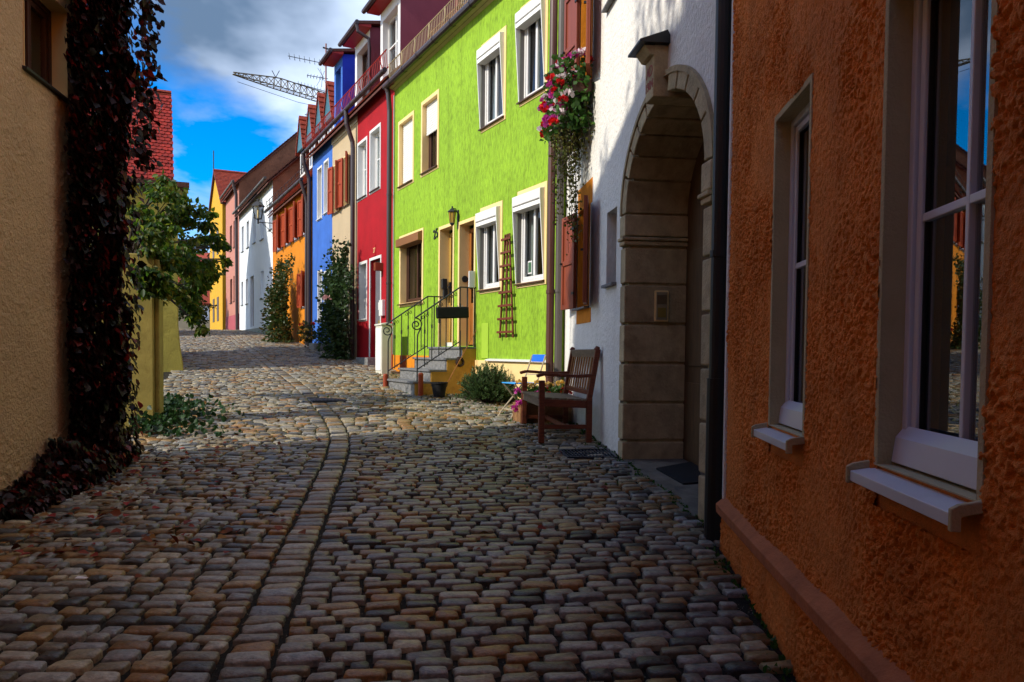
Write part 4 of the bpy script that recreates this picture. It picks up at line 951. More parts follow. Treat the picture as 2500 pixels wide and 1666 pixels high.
# --- cream
F = Facade((LX(21.15)+.04, 21.15), (LX(19.0)+.04, 19.0), 'cream_house', 'narrow cream house with maroon shutters behind the climbing rose'); cream_h = F
s1, s2 = F.op(816, 828, 525, 405), F.op(840, 853, 508, 384)
sp = [small_window(F, s1, sw=.03, sm=m_cream, fm=m_brown_frame), small_window(F, s2, sw=.03, sm=m_cream, fm=m_brown_frame), small_window(F, F.op(830, 850, 800, 660), sw=.03, sm=m_white_paint)]
do_windows(F, sp, m_beige, F.len, F.z0-.3, HR)
for s_ in (s1, s2): shutter_pair(F, shrink(s_, .03), m_shutter_red, wsh=.30, parts=False, ang=(R(10), R(22)))
gutter(F, 0, F.len, HR-.02, y=-.26); snow_red(F, HR+.08, m_snow_red); roof(F, 0, F.len, HR+.02, 6.5, 3.1, m_tile, over=.26, verge=.0)
mb = MB(); mb.box(0, F.len, -.03, .0, HR-.28, HR-.16); F.part('cornice', mb, m_white_paint)
uu = F.len-.08; mb = MB(); mb.tube([(uu, -.26, HR-.03), (uu, -.24, HR-.35), (uu, -.10, HR-.75), (uu, -.09, HR-.9), (uu, -.09, F.ground(uu))], .055, 12); F.part('downpipe', mb, m_dpipe)
# --- blue
F = Facade((LX(23.25)+.04, 23.25), (LX(21.15)+.04, 21.15), 'blue_house', 'narrow cornflower blue house with white framed windows and pale door'); blue_h = F
s1, s2, s3 = F.op(775, 787, 542, 413), F.op(791, 803, 527, 396), F.op(776, 787, 789, 662); db = F.op(792, 802, 838, 668)
sp = [small_window(F, s1, sw=.05, sill=m_white_paint), small_window(F, s2, sw=.05, sill=m_white_paint), small_window(F, s3, sw=.05, sill=m_white_paint)]
do_windows(F, sp, m_blue, F.len, F.z0-.3, HR, extra=[db])
mb = MB(); mb.box(db['u0'], db['u1'], .1, .15, db['z0'], db['z1']); dd = F.part('door', mb, mat('pale_blue_door', (.30, .42, .58), rough=.5, var=.06))
mb = MB(); ring(mb, db['u0'], db['u1'], db['z0'], db['z1'], .05, -.012, .02, 'lrt'); mb.build('surround', m_white_paint, dd)
mb = MB(); mb.box(db['u0']-.1, db['u1']+.1, -.4, 0, F.z0-.2, db['z0']-.01); F.part('door_step', mb, m_granite, bevel=.01)
gutter(F, -.1, F.len, HR-.02, y=-.26); snow_red(F, HR+.08, m_snow_red); roof(F, 0, F.len, HR+.02, 6.5, 3.1, m_tile, over=.26, verge=.0)
house_front_wall_dormer(F, 816, 836, 8.05, m_blue, m_blue_deep, m_blue_deep, ys=230, one=True)
mb = MB(); uu = -.02; mb.tube([(uu, -.26, HR-.03), (uu, -.24, HR-.3), (uu, -.10, HR-.7), (uu, -.09, HR-.9), (uu, -.09, F.ground(0))], .06, 12); F.part('downpipe', mb, m_dpipe)

# --- orange house with rust red shutters and four gabled dormers
F = Facade((LX(28.75), 28.75), (LX(23.28), 23.28), 'shuttered_house', 'orange house with rust red shutters and four small gabled roof dormers'); sh_h = F
HS = EYE+5.0
pxs = [(678, 689), (699, 709), (719, 730), (741, 751)]
ws = [dict(u0=F.hit(a, 580)[0], u1=F.hit(b, 560)[0], z0=EYE+3.45, z1=EYE+4.6) for a, b in pxs]
lws = [dict(u0=F.hit(a, 720)[0], u1=F.hit(b, 720)[0], z0=EYE+1.3, z1=EYE+2.4) for a, b in ((680, 690), (739, 749))]
sp = [small_window(F, s_, sw=.05, sm=m_fwhite, fm=m_brown_frame) for s_ in ws+lws]
do_windows(F, sp, m_ochre, F.len, F.z0-.3, HS)
for s_ in ws+lws: shutter_pair(F, shrink(s_, .03), m_shutter_red, wsh=.36, parts=False, ang=(R(9), R(30)))
gutter(F, -.1, F.len, HS-.02, y=-.26); roof(F, 0, F.len, HS+.02, 6.5, 3.9, m_tile_bright, over=.26, verge=.03)
mb = MB()
for z in (.16, .32): mb.tube([(0, -.22, HS+z), (F.len, -.22, HS+z)], .011, 5)
for k in np.arange(.1, F.len, .55): mb.tube([(k, -.2, HS), (k, -.24, HS+.34)], .01, 5)
F.part('snow_guard', mb, m_dpipe)
for px, py in ((735, 308), (758, 284), (781, 254), (804, 229)):
    sb_ = .85; uc = F.hit(px+6, py+90, sb_)[0]; za = EYE+8.15; ze_ = EYE+7.05; hw = .46; z0 = EYE+6.0
    mb = MB(); mb.box(uc-hw, uc+hw, sb_, 3.0, z0-.5, ze_); dm = F.part('dormer', mb, m_tile_dark)
    mb = MB(); mb.prism([(uc-hw-.05, ze_), (uc+hw+.05, ze_), (uc, za)], sb_-.12, sb_+.02); mb.build('gable', m_teal, dm)
    for s_ in (-1, 1):
        mb = MB()
        for k in range(7):
            t0, t1 = k/7, min(1, (k+1.15)/7); P = lambda t, l: (uc+s_*(hw+.12)*(1-t)+s_*l*.8, ze_-.12+(za-ze_+.16)*t+l)
            (xa, za_), (xb, zb_) = P(t0, .06), P(t1, .03); (xc_, zc_), (xd, zd_) = P(t1, 0), P(t0, .02)
            mb.prism([(xa, za_), (xb, zb_), (xc_, zc_), (xd, zd_)], sb_-.16, 3.2)
        mb.build('dormer_roof', m_tile_bright, dm)
    mb = MB(); ring(mb, uc-hw+.14, uc+hw-.14, z0+.24, ze_-.16, .09, sb_-.03, sb_-.001); mb.box(uc-.03, uc+.03, sb_-.03, sb_-.001, z0+.2, ze_-.1); mb.build('dormer_window', m_white_paint, dm)
    mb = MB(); mb.box(uc-hw+.1, uc+hw-.1, sb_-.015, sb_-.002, z0+.2, ze_-.1); mb.build('dormer_pane', mat('dark_glass', (.02, .03, .04), rough=.08, var=0, spec=.8), dm)
mb = MB(); uu = F.len-.12; mb.tube([(uu, -.26, HS-.05), (uu, -.12, HS-.5), (uu, -.09, HS-.7), (uu, -.09, F.ground(uu))], .055, 10); F.part('downpipe', mb, m_dpipe)

# street lantern on an arm at the corner of the orange shuttered house
ar = F.hit(668, 545); t = thing('street_lantern', 'black street lantern on a wall arm before the far white house', 'street lamp', F.world(.06, 0, ar[1]-.5), F.rz)
La = F.hit(640, 545, -.5); px_lo = .5
mb = MB(); mb.tube([(0, 0, .5), (0, -.52, .5)], .016, 6); mb.tube([(0, 0, .12), (0, -.38, .49)], .013, 6); mb.box(-.05, .05, -.02, 0, .02, .56); mb.tube([(0, -.52, .44), (0, -.52, .62)], .03, 8); mb.build('arm', m_black, t)
mb = MB(); mb.lathe([(.10, .62), (.185, 1.06)], 4, (0, -.52, 0)); mb.build('glass', m_lampglass, t)
mb = MB()
for k in range(4):
    a = math.pi/2*k; mb.tube([(.105*math.cos(a), -.52+.105*math.sin(a), .62), (.19*math.cos(a), -.52+.19*math.sin(a), 1.07)], .02, 5)
mb.lathe([(.12, .60), (.12, .63)], 4, (0, -.52, 0)); mb.build('frame', m_black, t)
mb = MB(); mb.lathe([(.23, 1.05), (.23, 1.08), (.09, 1.22), (.05, 1.23), (.06, 1.30), (.02, 1.32)], 4, (0, -.52, 0)); mb.build('roof_cap', m_black, t)
mb = MB(); mb.lathe([(.03, .63), (.045, .78), (.04, .9), (.01, .94)], 8, (0, -.52, 0)); mb.build('bulb', m_cream, t)

# --- far white house
F = Facade((LX(36.3), 36.3), (LX(28.78), 28.78), 'far_white_house', 'far bluish white house with a dark door up the lane'); fw_h = F
HF = EYE+6.22
zz = lambda x, y: (350+x/3.135, 350+y/3.135)
def zop(F, x0, x1, yt, yb): a = zz(x0, yt); b = zz(x1, yb); return F.op(a[0], b[0], b[1], a[1])
U = [(752, 768, 645, 835), (790, 808, 605, 805), (840, 860, 565, 770), (895, 920, 520, 745), (960, 985, 465, 670)]; Lo = [(750, 764, 1065, 1240), (783, 801, 1045, 1232), (898, 920, 985, 1195), (963, 985, 955, 1165)]
sp = [small_window(F, zop(F, *q), sw=.0, fm=m_pvc, sill=m_granite_dark) for q in U+Lo]; dd_ = zop(F, 818, 845, 1025, 1405)
do_windows(F, sp, m_fwhite, F.len, F.z0-.3, HF, extra=[dd_], gable=3.1, gm=m_brown_gable)
mb = MB(); mb.box(dd_['u0'], dd_['u1'], .12, .2, dd_['z0']-.5, dd_['z1']); F.part('door', mb, m_dark_door)
mb = MB(); mb.box(0, F.len, -.02, 0, F.z0-.3, F.z0+.35); F.part('plinth', mb, m_zinc)
gutter(F, -.1, F.len, HF-.02, y=-.26, m=m_zinc); roof(F, 0, F.len, HF+.02, 6.5, 3.1, m_tile_dark, over=.26, verge=.1)
# --- pink
F = Facade((LX(40.6), 40.6), (LX(36.33), 36.33), 'pink_house', 'pink house between the far white and yellow houses'); pk_h = F
HP = EYE+7.7
Q = [(662, 678, 640, 830), (690, 699, 600, 800), (709, 719, 575, 770), (664, 680, 1045, 1225), (690, 698, 1020, 1210), (709, 719, 1000, 1195)]
sp = [small_window(F, zop(F, *q), sw=.0, fm=m_brown_frame, sill=m_dpipe) for q in Q]
do_windows(F, sp, m_pink, F.len, F.z0-.3, HP, gable=3.1, gm=m_brown_gable)
mb = MB(); mb.box(0, F.len, -.02, 0, F.z0-.3, F.z0+.75); F.part('plinth', mb, mat('raspberry_plinth', (.38, .08, .10), var=.15))
gutter(F, -.1, F.len, HP-.02, y=-.26, m=m_zinc); roof(F, 0, F.len, HP+.02, 6.5, 3.1, m_tile_dark, over=.26, verge=.1)
mb = MB(); uu = F.len-.1; mb.tube([(uu, -.26, HP-.05), (uu, -.12, HP-.6), (uu, -.09, F.ground(uu))], .07, 10); F.part('downpipe', mb, m_dpipe)
# --- yellow, gable to the lane
yd = Vector((-.448, .894, 0)); px_ = Vector((.894, .448, 0))
Yc = Vector((-15.05, 41.4, 0)); F = Facade((Yc.x, Yc.y), (Yc.x+px_.x*7, Yc.y+px_.y*7), 'yellow_house', 'tall yellow house with red tiled roof at the top of the lane'); yl_h = F
HY = EYE+7.75; D_ = 6.0; F.root['_z0'] = F.z0
wall(F, 0, 7, F.z0-.6, HY, [], m_yellow, D=D_, gable=2.1)
roof(F, 0, 7, HY, D_, 2.1, m_tile_bright, over=.25, verge=.12)
mb = MB()
for z in (EYE+5.2, EYE+1.6):
    for y in (1.6, 3.6): mb.box(-.02, .06, y, y+.8, z, z+1.3)
F.part('gable_window', mb, m_brown_frame)
mb = MB(); mb.box(.15, .55, -.03, 0, EYE+1.7, EYE+2.9); mb.box(1.1, 1.5, -.03, 0, EYE+1.7, EYE+2.9); F.part('shutter', mb, m_shutter_red)
mb = MB(); mb.tube([(-.1, D_/2, HY+2.1), (-.1, D_/2, HY+3.2)], .03, 6); F.part('finial', mb, m_black)

# --- red roofed house on the left, its gable to the lane
def gable_left(corner, name, label, D_, ze, rise, wm, tm, width, tiles=False):
    along = Vector((-.412, .911, 0)); out = Vector((.911, .412, 0)); c0 = Vector((*corner, 0))
    A = c0-out*width
    F = Facade((A.x, A.y), (c0.x, c0.y), name, label); F.root['_z0'] = F.z0
    wall(F, 0, width, F.z0-.6, ze, [], wm, D=D_, gable=rise)
    r = roof(F, 0, width, ze, D_, rise, tm, over=.25, verge=.12)
    if tiles:
        Ls = math.hypot(D_/2, rise); s_, c_ = rise/Ls, (D_/2)/Ls; V = []; Fq = []; tw_, co = .19, .165
        for i in range(int(Ls/co)):
            for j in range(int(3.6/tw_)):
                x = width+.1-tw_*(j+1)+(tw_/2 if i % 2 else 0)-.05; t = -.2+i*co; b = len(V); jl = random.uniform(0, .008)
                for (dx, dt, l_) in ((.004, 0.04, .075), (.05, 0, .08), (tw_-.05, 0, .08), (tw_-.004, .04, .075), (tw_-.004, co*1.1, .055), (.004, co*1.1, .055)):
                    tt = t+dt; V.append((x+dx, tt*c_-s_*(l_+jl), ze+tt*s_+c_*(l_+jl)))
                Fq.append((b, b+1, b+2, b+5)); Fq.append((b+2, b+3, b+4, b+5))
                V += [(v_[0], v_[1]+s_*.02, v_[2]-c_*.02) for v_ in V[b:b+4]]; Fq += [(b, b+1, b+7, b+6), (b+1, b+2, b+8, b+7), (b+2, b+3, b+9, b+8)]
        tl = link('tiles', np_mesh('tiles', V, Fq), mat('beaver_tail_tile', (.24, .018, .009), rough=.65, var=.6, vscale=4, bump=.2, bscale=30, dirt=.4), r); tl['kind'] = 'stuff'
    return F
_apx = at_depth(410, 225, 30.0)
cz_ = _apx.z; cor = (_apx.x+.412*2.6/.911*.911, 30.0-2.6*.911)
rr_h = gable_left(cor, 'red_roofed_house', 'house with steep red beaver-tail tiled roof behind the garden tree', 5.6, cz_-3.9, 3.9, m_mustard, m_tile_bright, 7, tiles=True)
# small houses beyond the crest
def far_house(px, py_base, Y, wd, dp, h, rise, wm, tm, name, label, rz):
    p = at_depth(px, py_base, Y); t = thing(name, label, 'house', (p.x, p.y, p.z), rz, 'houses beyond the crest')
    mb = MB(); mb.box(-wd/2, wd/2, 0, dp, -3, h); mb.prismx([(0, h), (dp, h), (dp/2, h+rise)], -wd/2, wd/2); mb.build('wall', wm, t)
    mb = MB()
    for s_ in (0, 1):
        q = [(-.3, h-.22), (dp/2, h+rise+.02), (dp/2, h+rise+.16), (-.3, h-.06)]
        if s_: q = [(dp-y, z) for y, z in q]
        mb.prismx(q, -wd/2-.2, wd/2+.2)
    rf = mb.build('roof', tm, t)
    mb = MB(); mb.box(wd*.2, wd*.2+.6, dp*.4, dp*.4+.5, h+rise*.6, h+rise+.9); mb.build('chimney', m_shutter_red, rf)
    for k in (-.28, .12):
        mb = MB(); mb.box(wd*k-.4, wd*k+.4, -.04, .0, .9, 2.1); mb.build('window', m_pvc, t)
far_house(470, 812, 58, 6, 6, 2.2, 1.9, m_beige, m_tile, 'small_house', 'small cream house with tiled lean roof beyond the crest', R(25))
far_house(448, 770, 75, 9, 8, 3.2, 3.0, m_pink, m_tile_bright, 'small_house', 'dark walled house with orange tiled roof beyond the crest', R(-20))
far_house(505, 800, 90, 10, 8, 3.0, 3.0, m_fwhite, m_tile, 'small_house', 'white house glimpsed low through the leaves beyond the crest', R(10))

# ================================================================== sand coloured house, left foreground
LL = lambda y: -2.67-.149*y
F = Facade((LL(-6), -6), (LL(7.0), 7.0), 'sand_house', 'sand coloured roughcast house in the left foreground with creeper on its corner'); left = F
HL = EYE+5.25; HM = EYE+6.1; ym_ = F.len-2.6
lwd = dict(u0=F.hit(56, 150)[0], u1=F.hit(161, 150)[0], z0=EYE+2.03, z1=EYE+2.72, depth=.16)
wall(F, 0, F.len, -1.2, HL, [lwd], m_lbeige, shell=False)
ye = 6.6; ub_ = F.len-ye*.39                       # unseen end wall, skewed along the sun to make its shadow edge upright
mb = MB()
for p_, q_ in (((F.len, 0), (ub_, ye)), ((ub_, ye), (0, ye)), ((0, ye), (0, 0))): mb.quad((*p_, -1.2), (*q_, -1.2), (*q_, HL), (*p_, HL))
mb.add([(0, 0, HM), (ym_, 0, HM), (F.len, 0, HL), (0, 0, HL), (0, ye, HM), (ym_-.3, ye, HM), (ub_, ye, HL), (0, ye, HL)], [(0, 1, 2, 3), (4, 7, 6, 5), (1, 5, 6, 2), (0, 4, 5, 1), (0, 3, 7, 4)])
F.part('upper_wall', mb, m_lbeige)
wn = window(F, lwd, rev=.11, fm=m_brown_frame, sill=m_black, sw=.0, lining=True, sm=m_cream, sill_out=.04, fw=.045)
mb = MB(); mb.box(lwd['u0']-.03, lwd['u1']+.12, -.02, .0, lwd['z1']+.0, lwd['z1']+.2); mb.build('lintel', m_cream, wn)
zpl = EYE-.95; mb = MB(); mb.box(0, F.len, -.012, .03, -1.2, zpl); F.part('plinth', mb, m_lplinth, bevel=.006)
u0, u1, z0, z1 = F.hit(0, 800)[0]-.9, F.hit(175, 800)[0]+.1, zpl, EYE+2.9; g = .0115
nu, nv = int((u1-u0)/g), int((z1-z0)/g); U, Zz = np.meshgrid(np.linspace(u0, u1, nu), np.linspace(z0, z1, nv))
a1 = vnoise(U/.03, Zz/.034, 11); b1 = vnoise(U/.016, Zz/.018, 12); e1 = vnoise(U/.2, Zz/.25, 13)
V = np.stack([U, -.003-.011*np.clip(a1*.65+b1*.4-.35, 0, .6)*(.5+e1), Zz], -1).reshape(-1, 3)
cu, cz2 = (U[:-1, :-1]+U[1:, 1:])/2, (Zz[:-1, :-1]+Zz[1:, 1:])/2; keep = ~((cu > lwd['u0']-.01) & (cu < lwd['u1']+.01) & (cz2 > lwd['z0']-.04) & (cz2 < lwd['z1']+.01))
I = (np.arange(nv-1)[:, None]*nu+np.arange(nu-1)[None]); Fq = np.stack([I, I+1, I+nu+1, I+nu], -1)[keep]
link('roughcast', np_mesh('roughcast', V, Fq), m_lbeige, F.root, smooth=True)
roof(F, 0, ym_-.35, HM, ye, 1.9, m_tile, over=.15, verge=.02)
# garden pillar and mustard wall behind the creeper
p = on_ground(362, 1040)
t = thing('garden_pillar', 'mustard yellow garden gate pillar right behind the creeper', 'pillar', (p.x, p.y, p.z), R(14))
mb = MB(); mb.box(-.55, .06, .0, .34, -.2, 1.95); mb.build('shaft', m_mustard2, t, bevel=.012)
mb = MB(); mb.box(.062, .115, .05, .30, -.1, 1.9); mb.build('pilaster', m_mustard2, t, bevel=.015)
c1 = on_ground(436, 905); 
t = thing('garden_house', 'low mustard yellow garden building with flared stained base beside the lane', 'building', (c1.x, c1.y, c1.z), R(24))
mb = MB(); prof = [(0, -.3), (.0, 2.9), (-3.2, 2.9), (-3.2, -.3)]
mb.prism([(.10, -.3), (.085, .12), (.03, .5), (.0, .9), (0, 3.55), (-3.2, 3.55), (-3.2, -.3)], 0, 4.6); mb.build('wall', m_mustard, t, bevel=.02)  # hidden height and depth enlarged so its shadow covers the far lane
mb = MB(); mb.prismx([(-.25, 3.54), (-.25, 3.64), (4.85, 4.1), (4.85, 4.0)], -3.4, .2); mb.build('roof', m_tile_dark, t)

# ------------------------------------------------------------------ unseen house added behind the camera to darken the foreground
F = Facade((1.2, -5.0), (-6.5, -5.8), 'added_back_house', 'unseen grey plastered house added behind the viewpoint to darken the foreground'); back_h = F
ops = [dict(u0=.9+k*2.3, u1=1.9+k*2.3, z0=z, z1=z+1.5) for k in range(3) for z in (1.0, 4.0)]
wall(F, 0, F.len, -1.4, 8.6, ops, mat('grey_render', (.34, .31, .27), var=.12, bump=.4, bscale=25, streak=.2), D=6, gable=2.8)
for q in ops: window(F, q, fm=m_white_paint, sill=m_granite_dark, bars=(.6,))
roof(F, 0, F.len, 8.6, 6, 2.8, m_tile, over=.3)

# ================================================================== foliage helpers
def leaf_cloud(name, P, Dv, size, m, parent=None, asp=.62, fold=.22, loc=None, up=None):
    """one leaf per point: six-sided folded blades; Dv = direction each leaf points in"""
    P = np.asarray(P, float); n = len(P); Dv = np.asarray(Dv, float); Dv = Dv/np.linalg.norm(Dv, axis=1, keepdims=True)
    r = rng.normal(size=(n, 3)) if up is None else np.asarray(up)+rng.normal(0, .35, (n, 3))
    Sd = np.cross(Dv, r); Sd /= np.linalg.norm(Sd, axis=1, keepdims=True)+1e-9; Nn = np.cross(Sd, Dv)
    s = np.broadcast_to(np.asarray(size, float), (n,))[:, None]
    pat = [(0, 0, 0), (-.42*asp, .28, fold*.42), (-.5*asp, .58, fold*.5), (0, 1.0, -.08), (.5*asp, .58, fold*.5), (.42*asp, .28, fold*.42)]
    V = np.stack([P+s*(a*Sd+b*Dv+c_*Nn) for a, b, c_ in pat], 1).reshape(-1, 3)
    f = np.array([(0, 1, 2, 3), (0, 3, 4, 5)]); Fq = (f[None]+(np.arange(n)*6)[:, None, None]).reshape(-1, 4)
    me = np_mesh(name, V, Fq); return link(name, me, m, parent, smooth=False, loc=loc)
def unit(n):
    v_ = rng.normal(size=(n, 3)); return v_/np.linalg.norm(v_, axis=1, keepdims=True)
l_creeper = leaf_mat('creeper_leaf', [(.007,.010,.004), (.025,.004,.004), (.010,.012,.005), (.05,.005,.005), (.010,.005,.004), (.008,.010,.004), (.26,.014,.010), (.012,.005,.003), (.010,.016,.004), (.05,.006,.004), (.010,.006,.003), (.035,.005,.004)], transl=.25)
l_tree = leaf_mat('tree_leaf', [(.025,.065,.008), (.05,.12,.010), (.03,.07,.010), (.10,.18,.012), (.025,.06,.008), (.24,.28,.02), (.03,.08,.008), (.20,.16,.015)], transl=.5)
l_rose = leaf_mat('rose_leaf', [(.015,.04,.010), (.03,.07,.014), (.012,.03,.010), (.05,.09,.02), (.02,.05,.012)], transl=.3)
l_autumn = leaf_mat('autumn_rose_leaf', [(.02,.05,.010), (.04,.07,.01), (.02,.045,.01), (.14,.075,.01), (.03,.06,.012), (.02,.05,.01)], transl=.3)
l_rosemary = leaf_mat('rosemary_leaf', [(.05,.10,.028), (.08,.15,.045), (.03,.065,.018), (.11,.18,.06)], transl=.2)
l_gerani = leaf_mat('geranium_leaf', [(.03,.10,.012), (.06,.15,.02), (.02,.07,.01)], transl=.35)
l_trail = leaf_mat('trailing_leaf', [(.08,.10,.015), (.14,.14,.02), (.04,.07,.012), (.16,.12,.02), (.05,.10,.015)], transl=.35)
l_ivy = leaf_mat('ground_ivy_leaf', [(.010,.035,.010), (.02,.06,.012), (.015,.045,.01)], transl=.25)
l_fallen = leaf_mat('fallen_leaf', [(.22,.02,.012), (.16,.05,.01), (.10,.02,.01), (.26,.12,.02), (.07,.03,.012), (.24,.02,.015)], transl=.1, rough=.8)
l_pink = leaf_mat('pink_petal', [(.62,.05,.36), (.72,.10,.45), (.50,.03,.28)], transl=.3)
l_red = leaf_mat('red_petal', [(.62,.008,.012), (.75,.02,.02), (.5,.006,.01)], transl=.3)
l_whitef = leaf_mat('white_petal', [(.75,.66,.68), (.8,.76,.74), (.7,.55,.62)], transl=.3)
l_yellowf = leaf_mat('yellow_petal', [(.72,.42,.05), (.75,.55,.15), (.6,.28,.03)], transl=.3)
l_salmon = leaf_mat('salmon_petal', [(.62,.30,.30), (.7,.40,.38)], transl=.3)

# ------------------------------------------------------------------ creeper on the corner of the sand house
F = left
y_s = 6.55; uc0 = F.hit(168, 800)[0]-.22; uc1 = F.len+.12
vine = thing('creeper_vine', 'dark red Virginia creeper cloaking the corner of the sand house', 'vine', F.world(uc0+.6, -.1, F.z0+.9), F.rz)
vine.location.z = float(gz(7.2)); vz = vine.location.z
def prof(z):   # how far the mass stands off the wall at a height above the eye
    return np.interp(z, [-1.3, -.9, -.3, .4, 1.2, 2.2, 3.2, 4.2, 5.2, 5.8], [.46, .38, .36, .38, .40, .42, .44, .44, .42, .3])
n = 21000
uu = rng.uniform(uc0, uc1, n); zz_ = rng.uniform(-1.25, 5.5, n)
topcut = np.interp(uu, [uc0, uc0+.6, uc1-.5, uc1], [5.9, 5.75, 5.4, 5.2]); ok = zz_ < topcut+rng.normal(0, .12, n); uu, zz_ = uu[ok], zz_[ok]; n = len(uu)
clump = vnoise(uu/.22, zz_/.30, 21)
off = prof(zz_)*(.62+.55*clump)*np.interp(uu, [uc0, uc0+.35], [.25, 1.0])*np.clip(1-.35*np.maximum(0, uu-(uc1-.35))/.35, .5, 1)
dep = off*(1-np.abs(rng.normal(0, .16, n)))
# far end of the mass wraps the gable
base = F.world(uc0+.6, -.1, 0)
loc2 = lambda u, y, z: np.stack([u-(uc0+.6), y+.1, z+EYE-vz], -1)
P = loc2(uu, -dep, zz_)
nf = 3600; zf = rng.uniform(-1.2, 4.9, nf); yf = -prof(zf)*.98*(1-rng.uniform(0, 1.7, nf)**1); Pf = loc2(np.full(nf, uc1-.02)+rng.normal(0, .06, nf), np.minimum(yf, .7), zf)
nh = 4200; uh = rng.uniform(F.hit(0, 1250)[0]-.3, uc1, nh); t = rng.uniform(0, 1, nh)      # heap at the foot of the wall
hh = np.interp(uh, [F.hit(0, 1250)[0]-.3, F.hit(60, 1200)[0], uc0-.2, uc0+.6, uc1], [.06, .14, .30, .34, .24])*(.75+.5*vnoise(uh/.25, uh*0, 23)); wd_ = np.interp(uh, [uh.min(), uc0, uc1], [.28, .38, .34])
ph = t**.8; yh = -wd_*np.sin(ph*math.pi/2)*rng.uniform(.75, 1.02, nh); zh = hh*np.cos(ph*math.pi/2)*rng.uniform(.6, 1.05, nh)
gh = np.array([float(gz(F.world(u_, y_, 0).y)) for u_, y_ in zip(uh, yh)]); Ph = np.stack([uh-(uc0+.6), yh+.1, zh+gh-vz+.03], -1)
P = np.concatenate([P, Pf, Ph]); n = len(P)
Dv = np.stack([rng.normal(0, .5, n), -np.abs(rng.normal(.35, .35, n)), rng.normal(-.9, .4, n)], -1)
size = rng.uniform(.045, .095, n); upv = np.tile(np.array([[0.15, -1.0, .35]]), (n, 1))
# the 300 leaves that show largest are single leaves, the rest is one mass
front = np.where((P[:len(uu), 1] < -.08) & (P[:len(uu), 2] > .5) & (P[:len(uu), 2] < 4.2))[0]; sel = rng.choice(front, 300, replace=False); msk = np.zeros(n, bool); msk[sel] = True
fo = leaf_cloud('foliage', P[~msk], Dv[~msk], size[~msk], l_creeper, vine, asp=.8, up=upv[~msk]); fo['kind'] = 'stuff'
protos = []
for k in range(8):
    d_ = np.array([[random.gauss(0, .5), -abs(random.gauss(.4, .3)), -.9]]); o = leaf_cloud('leaf', np.zeros((1, 3)), d_, random.uniform(.08, .125), l_creeper, vine, asp=.85, up=np.array([[.15, -1, .35]])); protos.append(o.data); bpy.data.objects.remove(o)
for i, j in enumerate(sel):
    o = bpy.data.objects.new('leaf', protos[i % 8]); C.objects.link(o); o.parent = vine; o.location = tuple(P[j]+np.array([0, -.03, 0]))
mb = MB()
for k in range(9):
    u_ = uc0+.4+k*.1; x = u_-(uc0+.6); pts = [(x+.1*math.sin(z*1.7+k), .06, z) for z in np.linspace(-.05, 5.3, 14)]; mb.tube(pts, [.028*(1-.06*i) for i in range(14)], 6)
mb.build('stem', m_vine_stem, vine)
# shoots added above the view to streak the shadow on the white wall
P, Dd, mb = [], [], MB()
for k in range(34):
    u_ = random.uniform(F.len-4.6, F.len-2.4) if k < 28 else random.uniform(F.len-2.4, F.len); zt = HM+(HL-HM)*max(0, (u_-ym_)/(F.len-ym_))-vz; ln = random.choice((.3, .6, .9, 1.3))*random.uniform(.7, 1.2) if k < 28 else random.uniform(.2, .35); x = u_-(uc0+.6); sw_ = random.gauss(0, .10)
    pts = [(x, .15, zt-.1), (x+sw_*.5, .12, zt+ln*.5), (x+sw_, .1+random.gauss(0, .06), zt+ln)]; mb.tube(pts, [.008, .006, .003], 4)
    m_ = int(34*ln)+8; s_ = rng.uniform(0, 1, m_)[:, None]; P.append(np.array(pts[0])*(1-s_)+np.array(pts[2])*s_+rng.normal(0, .05, (m_, 3))); Dd.append(rng.normal(0, .7, (m_, 3)))
mb.build('shadow_shoot', m_vine_stem, vine); leaf_cloud('shadow_shoot_leaves', np.concatenate(P), np.concatenate(Dd), .085, l_creeper, vine, asp=.8)['kind'] = 'stuff'
# trailing wisps that overhang the lane
nw = 700; wz = rng.uniform(1.6, 4.8, nw); wu = rng.uniform(uc0+.4, uc1+.1, nw); wy = -prof(wz)-.02-np.minimum(rng.exponential(.045, nw), .12)
leaf_cloud('wisps', loc2(wu, wy, wz), np.stack([rng.normal(0, .5, nw), rng.normal(-.3, .4, nw), rng.normal(-.8, .3, nw)], -1), rng.uniform(.05, .09, nw), l_creeper, vine, asp=.7)['kind'] = 'stuff'

